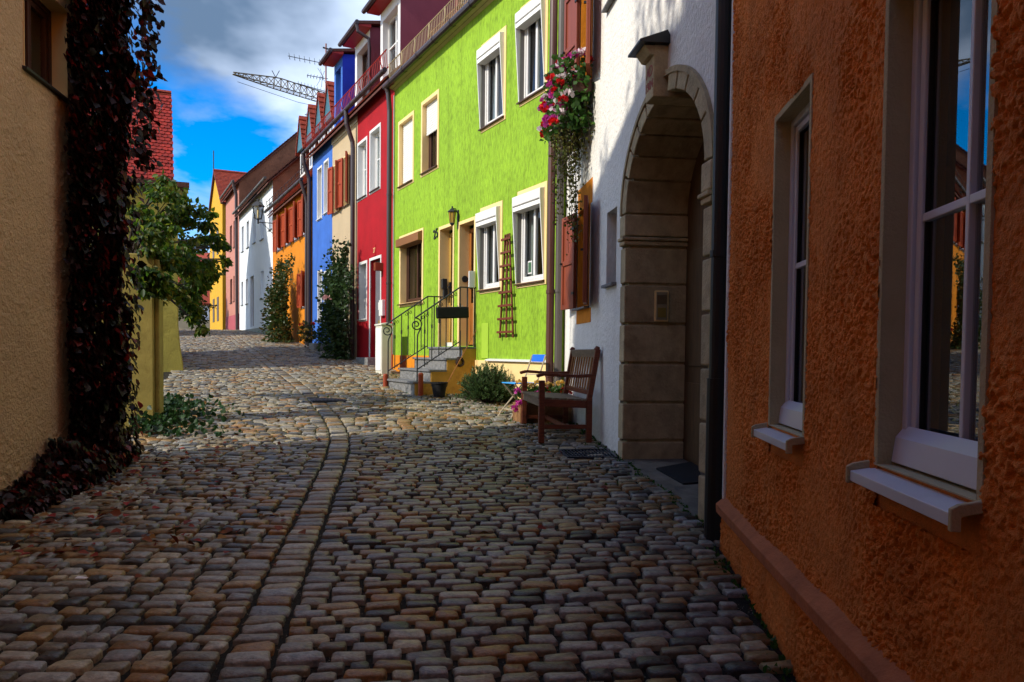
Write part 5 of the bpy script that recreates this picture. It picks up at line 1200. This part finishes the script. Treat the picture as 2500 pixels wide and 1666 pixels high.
# ------------------------------------------------------------------ tree in the garden
def branch_tree(name, label, base, tips, trunk_r, leaves_per, clump_r, m, lsize, droop=.3, group=None, cat='tree', z_off=0):
    t = thing(name, label, cat, base, 0, group); b = Vector((0, 0, 0)); mb = MB(); P, Dd = [], []
    fork = Vector((0, 0, 1.3)); mb.tube([(0, 0, -.2), (.03, .02, .6), fork], [trunk_r, trunk_r*.85, trunk_r*.7], 10)
    for tp, n, cr_ in tips:
        e = Vector(tp)-Vector(base); mid = fork.lerp(e, .55)+Vector((0, 0, .35)); pts = [fork, fork.lerp(mid, .5)+Vector((0, 0, .12)), mid, e]
        mb.tube(pts, [trunk_r*.5, trunk_r*.36, trunk_r*.22, trunk_r*.06], 6)
        nc = max(4, n//55)
        for c_ in range(nc):
            cc_ = e+Vector(unit(1)[0]*cr_*random.uniform(.2, 1.0)); mb.tube([mid.lerp(e, random.random()), cc_], [trunk_r*.1, .004], 4)
            m_ = n//nc; u_ = unit(m_)*(rng.uniform(0, 1, (m_, 1))**.5)*cr_*.42*np.array([1, 1, .75]); P.append(np.array(cc_)+u_); Dd.append(u_/cr_*1.2+np.array([0, 0, -droop])+rng.normal(0, .3, (m_, 3)))
    mb.build('trunk', m_bark, t)
    P, Dd = np.concatenate(P), np.concatenate(Dd); o = leaf_cloud('crown', P, Dd, rng.uniform(lsize*.7, lsize*1.3, len(P)), m, t, asp=.55); o['kind'] = 'stuff'; return t
def tipsat(lst): return [(tuple(at_depth(px, py, Y)), n, r) for px, py, Y, n, r in lst]
base = Vector((-5.5, 11.2, float(gz(11.2))))
branch_tree('garden_tree', 'leafy green tree leaning over the lane behind the creeper', base, tipsat([
    (372, 470, 10.40, 192, 0.273), (405, 505, 10.00, 244, 0.294), (445, 490, 10.40, 192, 0.252), (425, 590, 9.90, 281, 0.315), (485, 550, 10.40, 207, 0.252), (492, 640, 10.60, 192, 0.252),
    (520, 575, 10.70, 111, 0.168), (382, 640, 9.80, 244, 0.273), (398, 440, 10.60, 111, 0.179), (450, 655, 10.10, 222, 0.252), (368, 560, 9.90, 222, 0.273), (540, 605, 10.80, 81, 0.137), (478, 720, 10.50, 148, 0.179), (500, 690, 10.70, 96, 0.147), (472, 770, 10.50, 88, 0.137), (410, 700, 9.75, 177, 0.179), (372, 705, 9.70, 162, 0.179), (445, 720, 10.00, 111, 0.137),
    (548, 640, 10.90, 44, 0.105), (455, 530, 10.20, 111, 0.189), (505, 520, 10.60, 59, 0.126), (490, 800, 10.60, 51, 0.095), (460, 745, 10.30, 81, 0.126), (350, 500, 10.10, 162, 0.252), (515, 660, 10.80, 66, 0.126), (465, 600, 10.10, 148, 0.210), (358, 650, 8.95, 192, .2), (382, 670, 8.95, 162, .17), (415, 650, 9.3, 133, .18), (352, 700, 8.9, 133, .15), (400, 710, 9.0, 81, .11), (372, 610, 9.0, 177, .2), (390, 560, 9.2, 148, .2)]), .08, 0, 0, l_tree, .08, droop=.6)
b2 = Vector((-9.6, 19.6, float(gz(19.6))));  # hidden tree, put here to shade the lane
branch_tree('garden_tree', 'small unseen garden tree added behind the mustard yellow garden building for shade', b2, [((b2.x+dx, b2.y+dy, b2.z+dz), 700, .75) for dx, dy, dz in ((0, 0, 3.6), (.9, .3, 3.0), (-.8, .2, 3.1), (.3, .9, 2.7), (.6, -.7, 2.9), (1.3, .9, 2.4))], .11, 0, 0, l_tree, .13)
b3 = Vector((-15.9, 39.5, float(gz(39.5))))
branch_tree('lane_shrub', 'green shrub at the foot of the far yellow house', b3, [((b3.x+dx, b3.y+dy, b3.z+dz), 420, .7) for dx, dy, dz in ((0, 0, 1.3), (.5, .2, .8), (-.5, .1, 1.0), (.2, -.3, 1.9), (-.2, .2, 2.4))], .06, 0, 0, l_rose, .14, cat='shrub')

# ------------------------------------------------------------------ climbing roses on the row
def climber(F, name, label, px0, px1, ptop, pbot, n, m, lsize, stand=.35, top=None, flowers=None):
    u0 = F.hit(px0, 700, -.3)[0]; u1 = F.hit(px1, 700, -.3)[0]; um_ = (u0+u1)/2; zt = F.hit((px0+px1)/2, ptop, -.2)[1]; g_ = F.ground(um_)
    t = thing(name, label, 'climbing plant', F.world(um_, -.12, g_), F.rz); H = zt-g_; mb = MB(); W_ = (u1-u0)/2
    P = []; D_l = []
    ncane = 15
    for k in range(ncane):
        x0 = random.uniform(-.25, .25)*W_; x1 = random.gauss(0, .42)*W_; hk = H*random.uniform(.55, 1.0) if k else H*1.02
        pts = []
        for i in range(9):
            s_ = i/8; pts.append((x0+(x1-x0)*s_+.06*math.sin(s_*6+k), -.05-stand*.6*math.sin(s_*2.6)*random.uniform(.7, 1), hk*s_))
        mb.tube(pts, [.016*(1-.8*i/8) for i in range(9)], 5)
        m_ = n//ncane; tt = rng.uniform(.04, 1, m_); pp = np.array(pts); ii = np.clip(tt*8, 0, 7.999); i0 = ii.astype(int); fr = (ii-i0)[:, None]
        c_ = pp[i0]*(1-fr)+pp[i0+1]*fr; sp = (.16+.36*W_*(1-tt**1.6))[:, None]
        off = unit(m_)*sp*rng.uniform(.1, 1, (m_, 1)); off[:, 1] = -np.abs(off[:, 1])*stand*2; q = c_+off; q[:, 1] = np.minimum(q[:, 1], -.02); q[:, 2] = np.maximum(q[:, 2], .03); P.append(q); D_l.append(off*2+rng.normal(0, .4, (m_, 3))+np.array([0, -.2, -.15]))
    mb.build('stem', m_vine_stem, t); P, D_l = np.concatenate(P), np.concatenate(D_l)
    leaf_cloud('foliage', P, D_l, rng.uniform(lsize*.6, lsize*1.3, len(P)), m, t, asp=.7)['kind'] = 'stuff'
    if flowers:
        for fm, k, s_ in flowers:
            for _ in range(k):
                q = P[rng.integers(len(P))]; blossom(t, (q[0], q[1]-.05, q[2]), fm, s_)
    return t
def blossom(parent, c_, m, r=.05, k=16):
    d_ = unit(k); d_[:, 2] = np.abs(d_[:, 2])*.8+.05
    return leaf_cloud('blossom', d_*r*.45, d_, np.full(k, r), m, parent, asp=1.0, fold=.1, loc=tuple(c_))
climber(cream_h, 'climbing_rose', 'dark leaved climbing rose on the cream house', 800, 884, 590, 890, 5200, l_rose, .085, stand=.42, flowers=[(l_salmon, 2, .09)])
climber(sh_h, 'climbing_rose', 'autumn tinted climbing rose on the orange shuttered house', 668, 738, 632, 850, 4200, l_autumn, .10, stand=.42)
p = on_ground(752, 850); t = thing('flowering_shrub', 'low orange flowering shrub at the foot of the orange shuttered house', 'shrub', p); q = unit(420)*np.array([.28, .28, .36])*rng.uniform(.4, 1, (420, 1))+np.array([0, 0, .4]); q[:, 2] = np.abs(q[:, 2])
leaf_cloud('foliage', q, q-np.array([0, 0, .2])+rng.normal(0, .2, q.shape), rng.uniform(.05, .1, 420), l_autumn, t)['kind'] = 'stuff'
for k in range(9): blossom(t, tuple(unit(1)[0]*np.array([.25, .25, .25])+np.array([0, -.05, .45])), l_yellowf if k % 3 else l_red, .06)

# ------------------------------------------------------------------ rosemary bush in front of the green house
p = on_ground(1192, 985); p.y += .12
t = thing('rosemary_bush', 'round grey green rosemary bush beside the granite steps', 'bush', (p.x, p.y, float(gz(p.y)))); P, Dd, mb = [], [], MB()
for k in range(330):
    d_ = unit(1)[0]; d_[2] = abs(d_[2])*1.0+.12; d_ /= np.linalg.norm(d_); rr = np.array([.47, .40, .56])*random.uniform(.72, 1.06); tip = d_*rr
    root_ = np.array([d_[0]*.10, d_[1]*.10, 0]); mb.tube([root_, (root_+tip)/2+np.array([0, 0, .02]), tip], [.006, .005, .002], 4)
    m_ = 46; s_ = rng.uniform(.45, 1, m_)[:, None]; c_ = root_+(tip-root_)*s_; side = unit(m_); P.append(c_+side*.008); Dd.append(side*.8+d_*.9+np.array([0, 0, .35]))
mb.build('stem', m_bark, t); P, Dd = np.concatenate(P), np.concatenate(Dd)
leaf_cloud('foliage', P, Dd, rng.uniform(.028, .05, len(P)), l_rosemary, t, asp=.22, fold=.05)['kind'] = 'stuff'

# ------------------------------------------------------------------ geranium box under the white house's upper window
F = white; um_ = F.hit(1405, 250, -.25)[0]; zbx = EYE+2.86
t = thing('geranium_box', 'window box of pink, red and white geraniums trailing down the white wall', 'flower box', F.world((uw['u0']+uw['u1'])/2, 0, zbx), F.rz)
hwid = .42
mb = MB(); mb.box(-hwid, hwid, -.24, -.03, 0, .15); mb.build('box', m_brown_frame, t, bevel=.01)
mb = MB(); mb.bar((-hwid+.1, -.03, -.02), (-hwid+.1, -.25, -.02), .02, .02); mb.bar((hwid-.1, -.03, -.02), (hwid-.1, -.25, -.02), .02, .02); mb.bar((-hwid+.1, 0, -.15), (-hwid+.1, -.2, -.02), .015, .015); mb.bar((hwid-.1, 0, -.15), (hwid-.1, -.2, -.02), .015, .015); mb.build('bracket', m_iron, t)
n = 1250; P = np.stack([rng.uniform(-hwid*1.1, hwid*1.22, n), rng.uniform(-.42, -.02, n), rng.uniform(-.38, .40, n)], -1); leaf_cloud('geranium_leaves', P, rng.normal(0, 1, (n, 3))+np.array([0, -.6, .2]), rng.uniform(.04, .075, n), l_gerani, t, asp=1.0)['kind'] = 'stuff'
P, Dd, mb = [], [], MB()
for k in range(85):
    x = random.gauss(0, .42)*hwid*1.1; y = random.uniform(-.36, -.06); ln = random.uniform(.3, .95)*(1.0 if abs(x) < .25 else .75); ln = ln+(.75 if random.random() < .2 else 0)
    pts = [(x, y*.6, .1), (x+random.gauss(0, .03), y-.03, -.05), (x+random.gauss(0, .04), y, -.05-ln*.5), (x+random.gauss(0, .05), y+.02, -.05-ln)]; mb.tube(pts, .0025, 4)
    m_ = int(ln*42); s_ = rng.uniform(0, 1, m_)[:, None]; c_ = np.array(pts[1])*(1-s_)+np.array(pts[3])*s_+rng.normal(0, .02, (m_, 3)); P.append(c_); Dd.append(rng.normal(0, .7, (m_, 3))+np.array([0, -.3, -.5]))
mb.build('trailing_stem', m_vine_stem, t); P, Dd = np.concatenate(P), np.concatenate(Dd); P[:, 1] = np.minimum(P[:, 1], -.03); leaf_cloud('trailing_leaves', P, Dd, rng.uniform(.022, .045, len(P)), l_trail, t, asp=.75)['kind'] = 'stuff'
random.seed(5)
for k in range(88):
    fm = [l_pink, l_red, l_whitef, l_pink, l_whitef, l_red][k % 6]; x = random.uniform(-hwid*1.2, hwid*1.15); z = random.uniform(-.34, .42)
    blossom(t, (x, random.uniform(-.46, -.30) if z < .2 else random.uniform(-.35, -.05), z), fm, random.uniform(.038, .062), 18)

# ------------------------------------------------------------------ bench
def bench():
    F = white; ub0 = F.hit(1447, 960, -.10)[0]; Lb = 1.34; g_ = float(gz(F.world(ub0-Lb/2, -.35, 0).y)); slope = float(gz(F.world(ub0-Lb, -.35, 0).y)-gz(F.world(ub0, -.35, 0).y))
    t = thing('garden_bench', 'weathered reddish teak garden bench against the white wall', 'bench', F.world(ub0-Lb/2, -.06, g_), F.rz)
    h = Lb/2
    for s_ in (-1, 1):
        x = s_*(h-.03); gx = -s_*slope/2 if True else 0
        zf = float(gz(F.world(ub0-Lb/2+x, -.58, 0).y))-g_-.004; zr = float(gz(F.world(ub0-Lb/2+x, -.10, 0).y))-g_-.004
        mb = MB(); mb.bar((x, -.57, zf), (x, -.57, .60), .06, .06, up=(0, 1, 0)); mb.build('leg', m_wood, t, bevel=.006)
        mb = MB(); mb.bar((x, -.07, zr), (x, -.07, .42), .06, .06, up=(0, 1, 0)); mb.bar((x, -.07, .41), (x, .015, .93), .055, .055, up=(0, 1, 0)); mb.tube([(x, .0, .915), (x, .018, .955)], [.034, .024], 8); mb.build('leg', m_wood, t, bevel=.006)
        mb = MB(); pts = [(x, -.02, .655), (x, -.2, .645), (x, -.4, .655), (x, -.55, .665), (x, -.625, .645)]
        for a, b in zip(pts[:-1], pts[1:]): mb.bar(a, b, .065, .034)
        mb.build('armrest', m_wood, t, bevel=.008)
        mb = MB(); mb.bar((x, -.57, .37), (x, -.07, .35), .035, .075); mb.build('seat_rail', m_wood, t, bevel=.004); mb = MB(); mb.bar((x, -.55, .12), (x, -.08, .12), .03, .045); mb.build('stretcher', m_wood, t, bevel=.004)
    mb = MB(); mb.bar((-h+.05, -.575, .365), (h-.05, -.575, .365), .03, .075, up=(0, 0, 1)); mb.build('front_rail', m_wood_grey, t, bevel=.004)
    mb = MB(); mb.bar((-h+.05, -.31, .12), (h-.05, -.31, .12), .03, .045); mb.build('stretcher', m_wood, t, bevel=.004)
    for k in range(7):
        y = -.575+k*.078; mb = MB(); mb.bar((-h+.02, y, .418-.004*k), (h-.02, y, .418-.004*k), .064, .02, up=(0, 0, 1)); mb.build('seat_slat', m_wood_grey, t, bevel=.004)
    mb = MB(); mb.bar((-h+.05, .008, .885), (h-.05, .008, .885), .035, .085, up=(0, -.16, 1)); mb.build('top_rail', m_wood_grey, t, bevel=.005)
    mb = MB(); mb.bar((-h+.05, -.057, .475), (h-.05, -.057, .475), .03, .05, up=(0, -.16, 1)); mb.build('lower_rail', m_wood, t, bevel=.004)
    n = 10
    for k in range(n):
        x = -h+.10+k*(Lb-.20)/(n-1); mb = MB(); mb.bar((x, -.052, .49), (x, .002, .85), .040, .014, up=(0, 1, .16)); mb.build('back_slat', m_wood_slat, t, bevel=.003)
    return t
bench()

# ------------------------------------------------------------------ blue folding chair
p = on_ground(1262, 1000); p = at_depth(1258, 1000, 10.0); g_ = float(gz(10.0))
t = thing('folding_chair', 'blue slatted folding garden chair behind the bench', 'chair', (p.x+.06, 10.05, g_), R(28)); t.scale = (.9, .9, .93)
w_ = .19
for k in range(6): mb = MB(); x = -.19+k*.066; mb.box(x, x+.05, -w_-.01, w_+.01, .455, .47); mb.build('seat_slat', m_lightblue, t, bevel=.003)
mb = MB(); pts = [(.28+.02*math.cos(a*1.0), .0+.21*math.sin(a), 0) for a in np.linspace(-1, 1, 9)]
for a, b in zip(pts[:-1], pts[1:]): mb.bar((a[0], a[1], .80), (b[0], b[1], .80), .014, .10, up=(.25, 0, 1))
mb.build('backrest', m_bluepaint, t)
for s_ in (-1, 1):
    y = s_*w_
    mb = MB(); mb.tube([(.295, y, .84), (.16, y, .47), (-.02, y, .26), (-.2, y*1.02, .07), (-.24, y, .005)], .011, 6); mb.build('leg', m_steel_tan, t)
    mb = MB(); mb.tube([(-.18, y*.9, .455), (.0, y*.9, .26), (.2, y*.9, .07), (.24, y*.9, .005)], .011, 6); mb.build('leg', m_steel_tan, t)
mb = MB(); mb.tube([(.2, -w_, .58), (.2, w_, .58)], .008, 6); mb.tube([(-.16, -w_, .1), (-.16, w_, .1)], .008, 6); mb.build('crossbar', m_steel_tan, t)

# ------------------------------------------------------------------ flower trough
p = on_ground(1270, 1034); t = thing('flower_trough', 'old wooden trough of pink, red and yellow flowers beside the bench', 'planter', (p.x, p.y, p.z), R(17))
LT, WT, HT = .66, .32, .235
for nm, bx in (('long_side', (0, LT, 0, .03, 0, HT)), ('long_side', (0, LT, WT-.03, WT, 0, HT)), ('end_side', (0, .03, .031, WT-.031, 0, HT+.004)), ('end_side', (LT-.03, LT, .031, WT-.031, 0, HT+.004))):
    mb = MB(); mb.box(*bx); mb.build(nm, m_trough, t, bevel=.005)
mb = MB(); mb.box(.03, LT-.03, .03, WT-.03, .02, HT-.03); mb.build('soil', m_earth, t)
pl = thing('bedding_flowers', 'pink, red and yellow bedding flowers growing in the wooden trough', 'flowers', (p.x, p.y, p.z+HT-.04), R(17))
n = 520; P = np.stack([rng.uniform(.02, LT-.02, n), rng.uniform(0, WT, n), rng.uniform(0, .22, n)], -1); leaf_cloud('foliage', P, rng.normal(0, .5, (n, 3))+np.array([0, -.2, .7]), rng.uniform(.03, .07, n), l_gerani, pl)['kind'] = 'stuff'
random.seed(9)
for k in range(40):
    x = random.uniform(.0, LT); fm = l_pink if x < .22 else (l_red if random.random() < .62 else l_pink)
    if k % 4 == 3: fm = l_yellowf
    blossom(pl, (x, random.uniform(.0, WT) if k % 4 else WT*.8, random.uniform(.10, .20) if k % 4 != 3 else random.uniform(.22, .34)), fm, random.uniform(.03, .045), 14)
for k in range(6): blossom(pl, (random.uniform(-.1, .05), random.uniform(-.02, .15), random.uniform(-.08, .12)), l_pink, .042, 14)

# ------------------------------------------------------------------ utility cabinet, mats, manhole, leaves
p = on_ground(924, 912); t = thing('utility_cabinet', 'pale utility cabinet standing between the red and green houses', 'cabinet', (p.x, p.y, p.z), green.rz)
mb = MB(); mb.box(-.2, .2, 0, .2, -.05, .93); mb.build('housing', m_cabinet, t, bevel=.01); mb = MB(); mb.prismx([(-.02, .93), (-.02, .96), (.1, .985), (.22, .96), (.22, .93)], -.22, .22); mb.build('lid', m_cabinet, t, bevel=.006); mb = MB(); mb.box(-.17, .17, -.012, 0, .06, .88); mb.box(.11, .13, -.02, -.012, .45, .55); mb.build('door', m_slat, t, bevel=.004)
def flat_thing(name, label, cat, pxs, m, lift=.012, th=.014):
    ps = [on_ground(*q) for q in pxs]; c_ = sum(ps, Vector())/len(ps); vs = [(q.x-c_.x, q.y-c_.y, q.z-c_.z+lift) for q in ps]; n = len(vs)
    vs += [(x, y, z-th-.02) for x, y, z in vs]; mb = MB(); mb.add(vs, [tuple(range(n)), tuple(range(n, 2*n))]+[(i, (i+1) % n, n+(i+1) % n, n+i) for i in range(n)]); o = mb.build(name, m, loc=c_); return tag(o, label, cat)
flat_thing('door_mat', 'black mat on the ground inside the stone portal', 'mat', [(1602, 1146), (1700, 1128), (1716, 1180), (1668, 1184)], m_rubber)
gr = [on_ground(*q) for q in ((1366, 1102), (1482, 1100), (1506, 1120), (1388, 1120))]; c_ = sum(gr, Vector())/4; t = thing('cellar_grate', 'dark blue steel cellar grate at the foot of the white wall', 'grate', c_)
g4_ = [q-c_ for q in gr]; mb = MB()
for a, b in zip(g4_, g4_[1:]+g4_[:1]): mb.bar(a+Vector((0, 0, .008)), b+Vector((0, 0, .008)), .02, .02)
mb.build('frame', m_grate, t); mb = MB()
for k in range(1, 14): s_ = k/14; a, b = g4_[0].lerp(g4_[1], s_), g4_[3].lerp(g4_[2], s_); mb.bar(a+Vector((0, 0, .006)), b+Vector((0, 0, .006)), .008, .014)
for k in range(1, 5): s_ = k/5; a, b = g4_[0].lerp(g4_[3], s_), g4_[1].lerp(g4_[2], s_); mb.bar(a+Vector((0, 0, .004)), b+Vector((0, 0, .004)), .006, .010)
mb.build('bars', m_grate, t)
p = on_ground(793, 1032); t = thing('drain_cover', 'small dark iron drain cover in the gutter line of setts', 'drain', (p.x-.45, p.y+2.1, float(gz(p.y+2.1))), R(20))
mb = MB(); mb.box(-.24, .24, -.24, .24, -.03, .010); mb.build('frame', m_grate, t, bevel=.004); mb = MB()
for k in range(8): mb.box(-.2+k*.052, -.175+k*.052, -.2, .2, .009, .016)
mb.build('slat', m_black, t)
n = 480; X, Yq = [], []
while len(X) < n:
    y = 4.2+abs(random.gauss(0, 1))*2.6 if random.random() < .8 else random.uniform(4, 14); d_ = abs(random.gauss(0, .75)) if random.random() < .85 else random.uniform(0, 4); x = xl(y)+.35+d_
    if y < 14 and x < xr(y)-.1: X.append(x); Yq.append(y)
X, Yq = np.array(X), np.array(Yq); P = np.stack([X, Yq, gz(Yq)+.012+rng.uniform(0, .01, n)], -1)
tag(leaf_cloud('fallen_leaves', P, np.stack([rng.normal(0, 1, n), rng.normal(0, 1, n), rng.normal(0, .12, n)], -1), rng.uniform(.03, .075, n), l_fallen, asp=.75, up=np.tile([[0, 0, 1.]], (n, 1))), 'red and brown fallen creeper leaves scattered on the setts', 'leaves', kind='stuff')
# ground ivy by the pillar, moss tufts in the joints along the houses
n = 1000; y = rng.uniform(8.3, 11.0, n); x = np.array([xl(q) for q in y])+np.abs(rng.normal(0, .42, n))-.1; z = gz(y)+np.abs(rng.normal(.03, .06, n))*np.clip(1.3-(x-np.array([xl(q) for q in y])), .1, 1.3)
P = np.stack([x, y, z], -1); iv = leaf_cloud('ground_ivy', P-np.array([-4.2, 9.5, float(gz(9.5))]), rng.normal(0, .7, (n, 3))+np.array([.3, -.2, .3]), rng.uniform(.05, .09, n), l_ivy, asp=.8, loc=(-4.2, 9.5, float(gz(9.5)))); tag(iv, 'dark green ivy creeping onto the setts below the garden pillar', 'ivy', kind='stuff')
n = 1500; pts = []
for _ in range(n):
    r_ = random.random()
    if r_ < .62: y = random.uniform(9.2, 15.5); x = xr(y)-abs(random.gauss(0, .45))-.25
    else: y = random.uniform(6, 14); x = xr(y)-abs(random.gauss(0, 1.4))
    if x > xl(y): pts.append((x, y, float(gz(y))-.008))
for _ in range(1500):
    y = random.uniform(2.6, 10) if random.random() < .5 else random.uniform(10, 16); x = xr(y)-abs(random.gauss(0, .035))-.015 if vnoise(np.array([y*3.1]), np.array([.5]), 31)[0] > .42 else xr(y)-.01; pts.append((x, y, float(gz(y))))
P = np.array(pts); P[:, :2] = np.round(P[:, :2]/.11)*.11+rng.normal(0, .022, (len(P), 2))
P[-1500:, 0] = np.array([q[0] for q in pts[-1500:]]); P[:, 2] = gz(P[:, 1])-.012
tag(leaf_cloud('joint_moss', P, rng.normal(0, .5, P.shape)+np.array([0, 0, .8]), rng.uniform(.015, .04, len(P)), l_gerani, asp=.5), 'small weeds and moss in the joints by the houses', 'weeds', kind='stuff')
p = on_ground(199, 1417); mb = MB(); mb.add([(-.03, -.008, .012), (.03, -.014, .014), (.035, .0, .016), (-.025, .012, .02), (-.03, -.008, .009), (.03, -.014, .011), (.035, .0, .013), (-.025, .012, .017)], [(0, 1, 2, 3), (4, 5, 6, 7), (0, 1, 5, 4), (1, 2, 6, 5), (2, 3, 7, 6), (3, 0, 4, 7)]); o = mb.build('paper_scrap', m_white_paint, loc=p); tag(o, 'small white paper scrap lying on the setts at lower left', 'litter')

# ------------------------------------------------------------------ aerials and crane
F = sh_h; mtop = at_depth(796, 107, 27.2); t = thing('roof_aerial', 'tall rooftop aerial mast with yagi antennas above the gabled dormers', 'antenna', (mtop.x, mtop.y, EYE+6.5))
H = mtop.z-EYE-6.5; mb = MB(); mb.tube([(0, 0, -.5), (0, 0, H)], .025, 6); mb.build('mast', m_shutter, t)
def yagi(p0, p1, n, el, tilt=(0, 0, 1)):
    a = at_depth(*p0, 27.2)-t.location; b = at_depth(*p1, 27.2)-t.location; a.y = 0; b.y = .25; mb = MB(); mb.tube([a, b], .012, 4)
    for k in range(n): c_ = a.lerp(b, (k+.3)/n); mb.tube([c_+Vector((.05, -el, .02)), c_+Vector((-.05, el, -.02))], .006, 4); mb.tube([c_-Vector((0, 0, .09)), c_+Vector((0, 0, .04))], .006, 4)
    mb.build('yagi', m_iron, t)
yagi((703, 137), (797, 151), 8, .25); yagi((749, 184), (797, 187), 7, .12); yagi((726, 204), (816, 225), 12, .2); yagi((744, 280), (776, 280), 3, .15)
mb = MB(); a = at_depth(790, 118, 27.2)-t.location; mb.tube([a+Vector((-.02, 0, .02)), a+Vector((.22, 0, -.05))], .03, 5); c_ = at_depth(787, 186, 27.2)-t.location; c_.y = 0
for dx, dz in ((-.18, .3), (-.1, .28), (-.22, -.3), (-.05, -.34), (.05, .2), (.08, -.2)): mb.tube([c_, c_+Vector((dx, .1, dz))], .008, 4)
mb.build('dipole', m_iron, t)
A, B = at_depth(570, 182, 100), at_depth(830, 262, 122); Dj = (B-A); Lj = Dj.length; dj = Dj.normalized(); E = B+dj*14
base = Vector((E.x, E.y, -8)); t = thing('tower_crane', 'lattice jib of a tower crane rising behind the roofs', 'crane', base)
up_ = Vector((0, 0, 1)); sd_ = dj.cross(up_).normalized(); mb = MB(); a0, e0 = A-base, E-base; n = 26
def chord(s_, side, top): 
    w0 = .12+.58*min(1, s_*4.5); h0 = .25+1.15*min(1, s_*4.2)
    return a0.lerp(e0, s_)+(sd_*side*w0 if not top else Vector())+up_*(h0 if top else 0)
for k in range(n):
    s0, s1_ = k/n, (k+1)/n
    for side in (-1, 1): mb.tube([chord(s0, side, 0), chord(s1_, side, 0)], .07, 4); mb.tube([chord(s0, side, 0), chord((s0+s1_)/2, 0, 1)], .045, 4); mb.tube([chord((s0+s1_)/2, 0, 1), chord(s1_, side, 0)], .045, 4)
    mb.tube([chord(s0, -1, 0), chord(s1_, 1, 0)], .035, 4); mb.tube([chord(max(0, s0-.5/n), 0, 1), chord((s0+s1_)/2, 0, 1)], .08, 4)
mb.build('jib', m_crane, t)
mb = MB(); mb.tube([a0+Vector((.5, 0, -.9)), a0.lerp(e0, .35)+Vector((0, 0, -1.1)), e0], .03, 4); mb.tube([chord(.22, 0, 1), chord(.22, 0, 1)+Vector((-.5, 0, .9))], .05, 4); mb.tube([chord(.22, 0, 1), chord(.22, 0, 1)+Vector((.5, 0, .9))], .05, 4); mb.build('cable', m_iron, t)
mb = MB(); zt = e0.z+3
for sx in (-.8, .8):
    for sy in (-.8, .8): mb.tube([(sx, sy, 0), (sx, sy, zt)], .09, 4)
for k in range(int(zt/1.6)):
    z = k*1.6; mb.tube([(-.8, -.8, z), (.8, -.8, z+1.6)], .05, 4); mb.tube([(.8, .8, z), (-.8, .8, z+1.6)], .05, 4); mb.tube([(-.8, .8, z), (-.8, -.8, z+1.6)], .05, 4); mb.tube([(.8, -.8, z), (.8, .8, z+1.6)], .05, 4)
mb.build('mast', m_crane, t)

for o in bpy.data.objects:
    if '_z0' in o: del o['_z0']
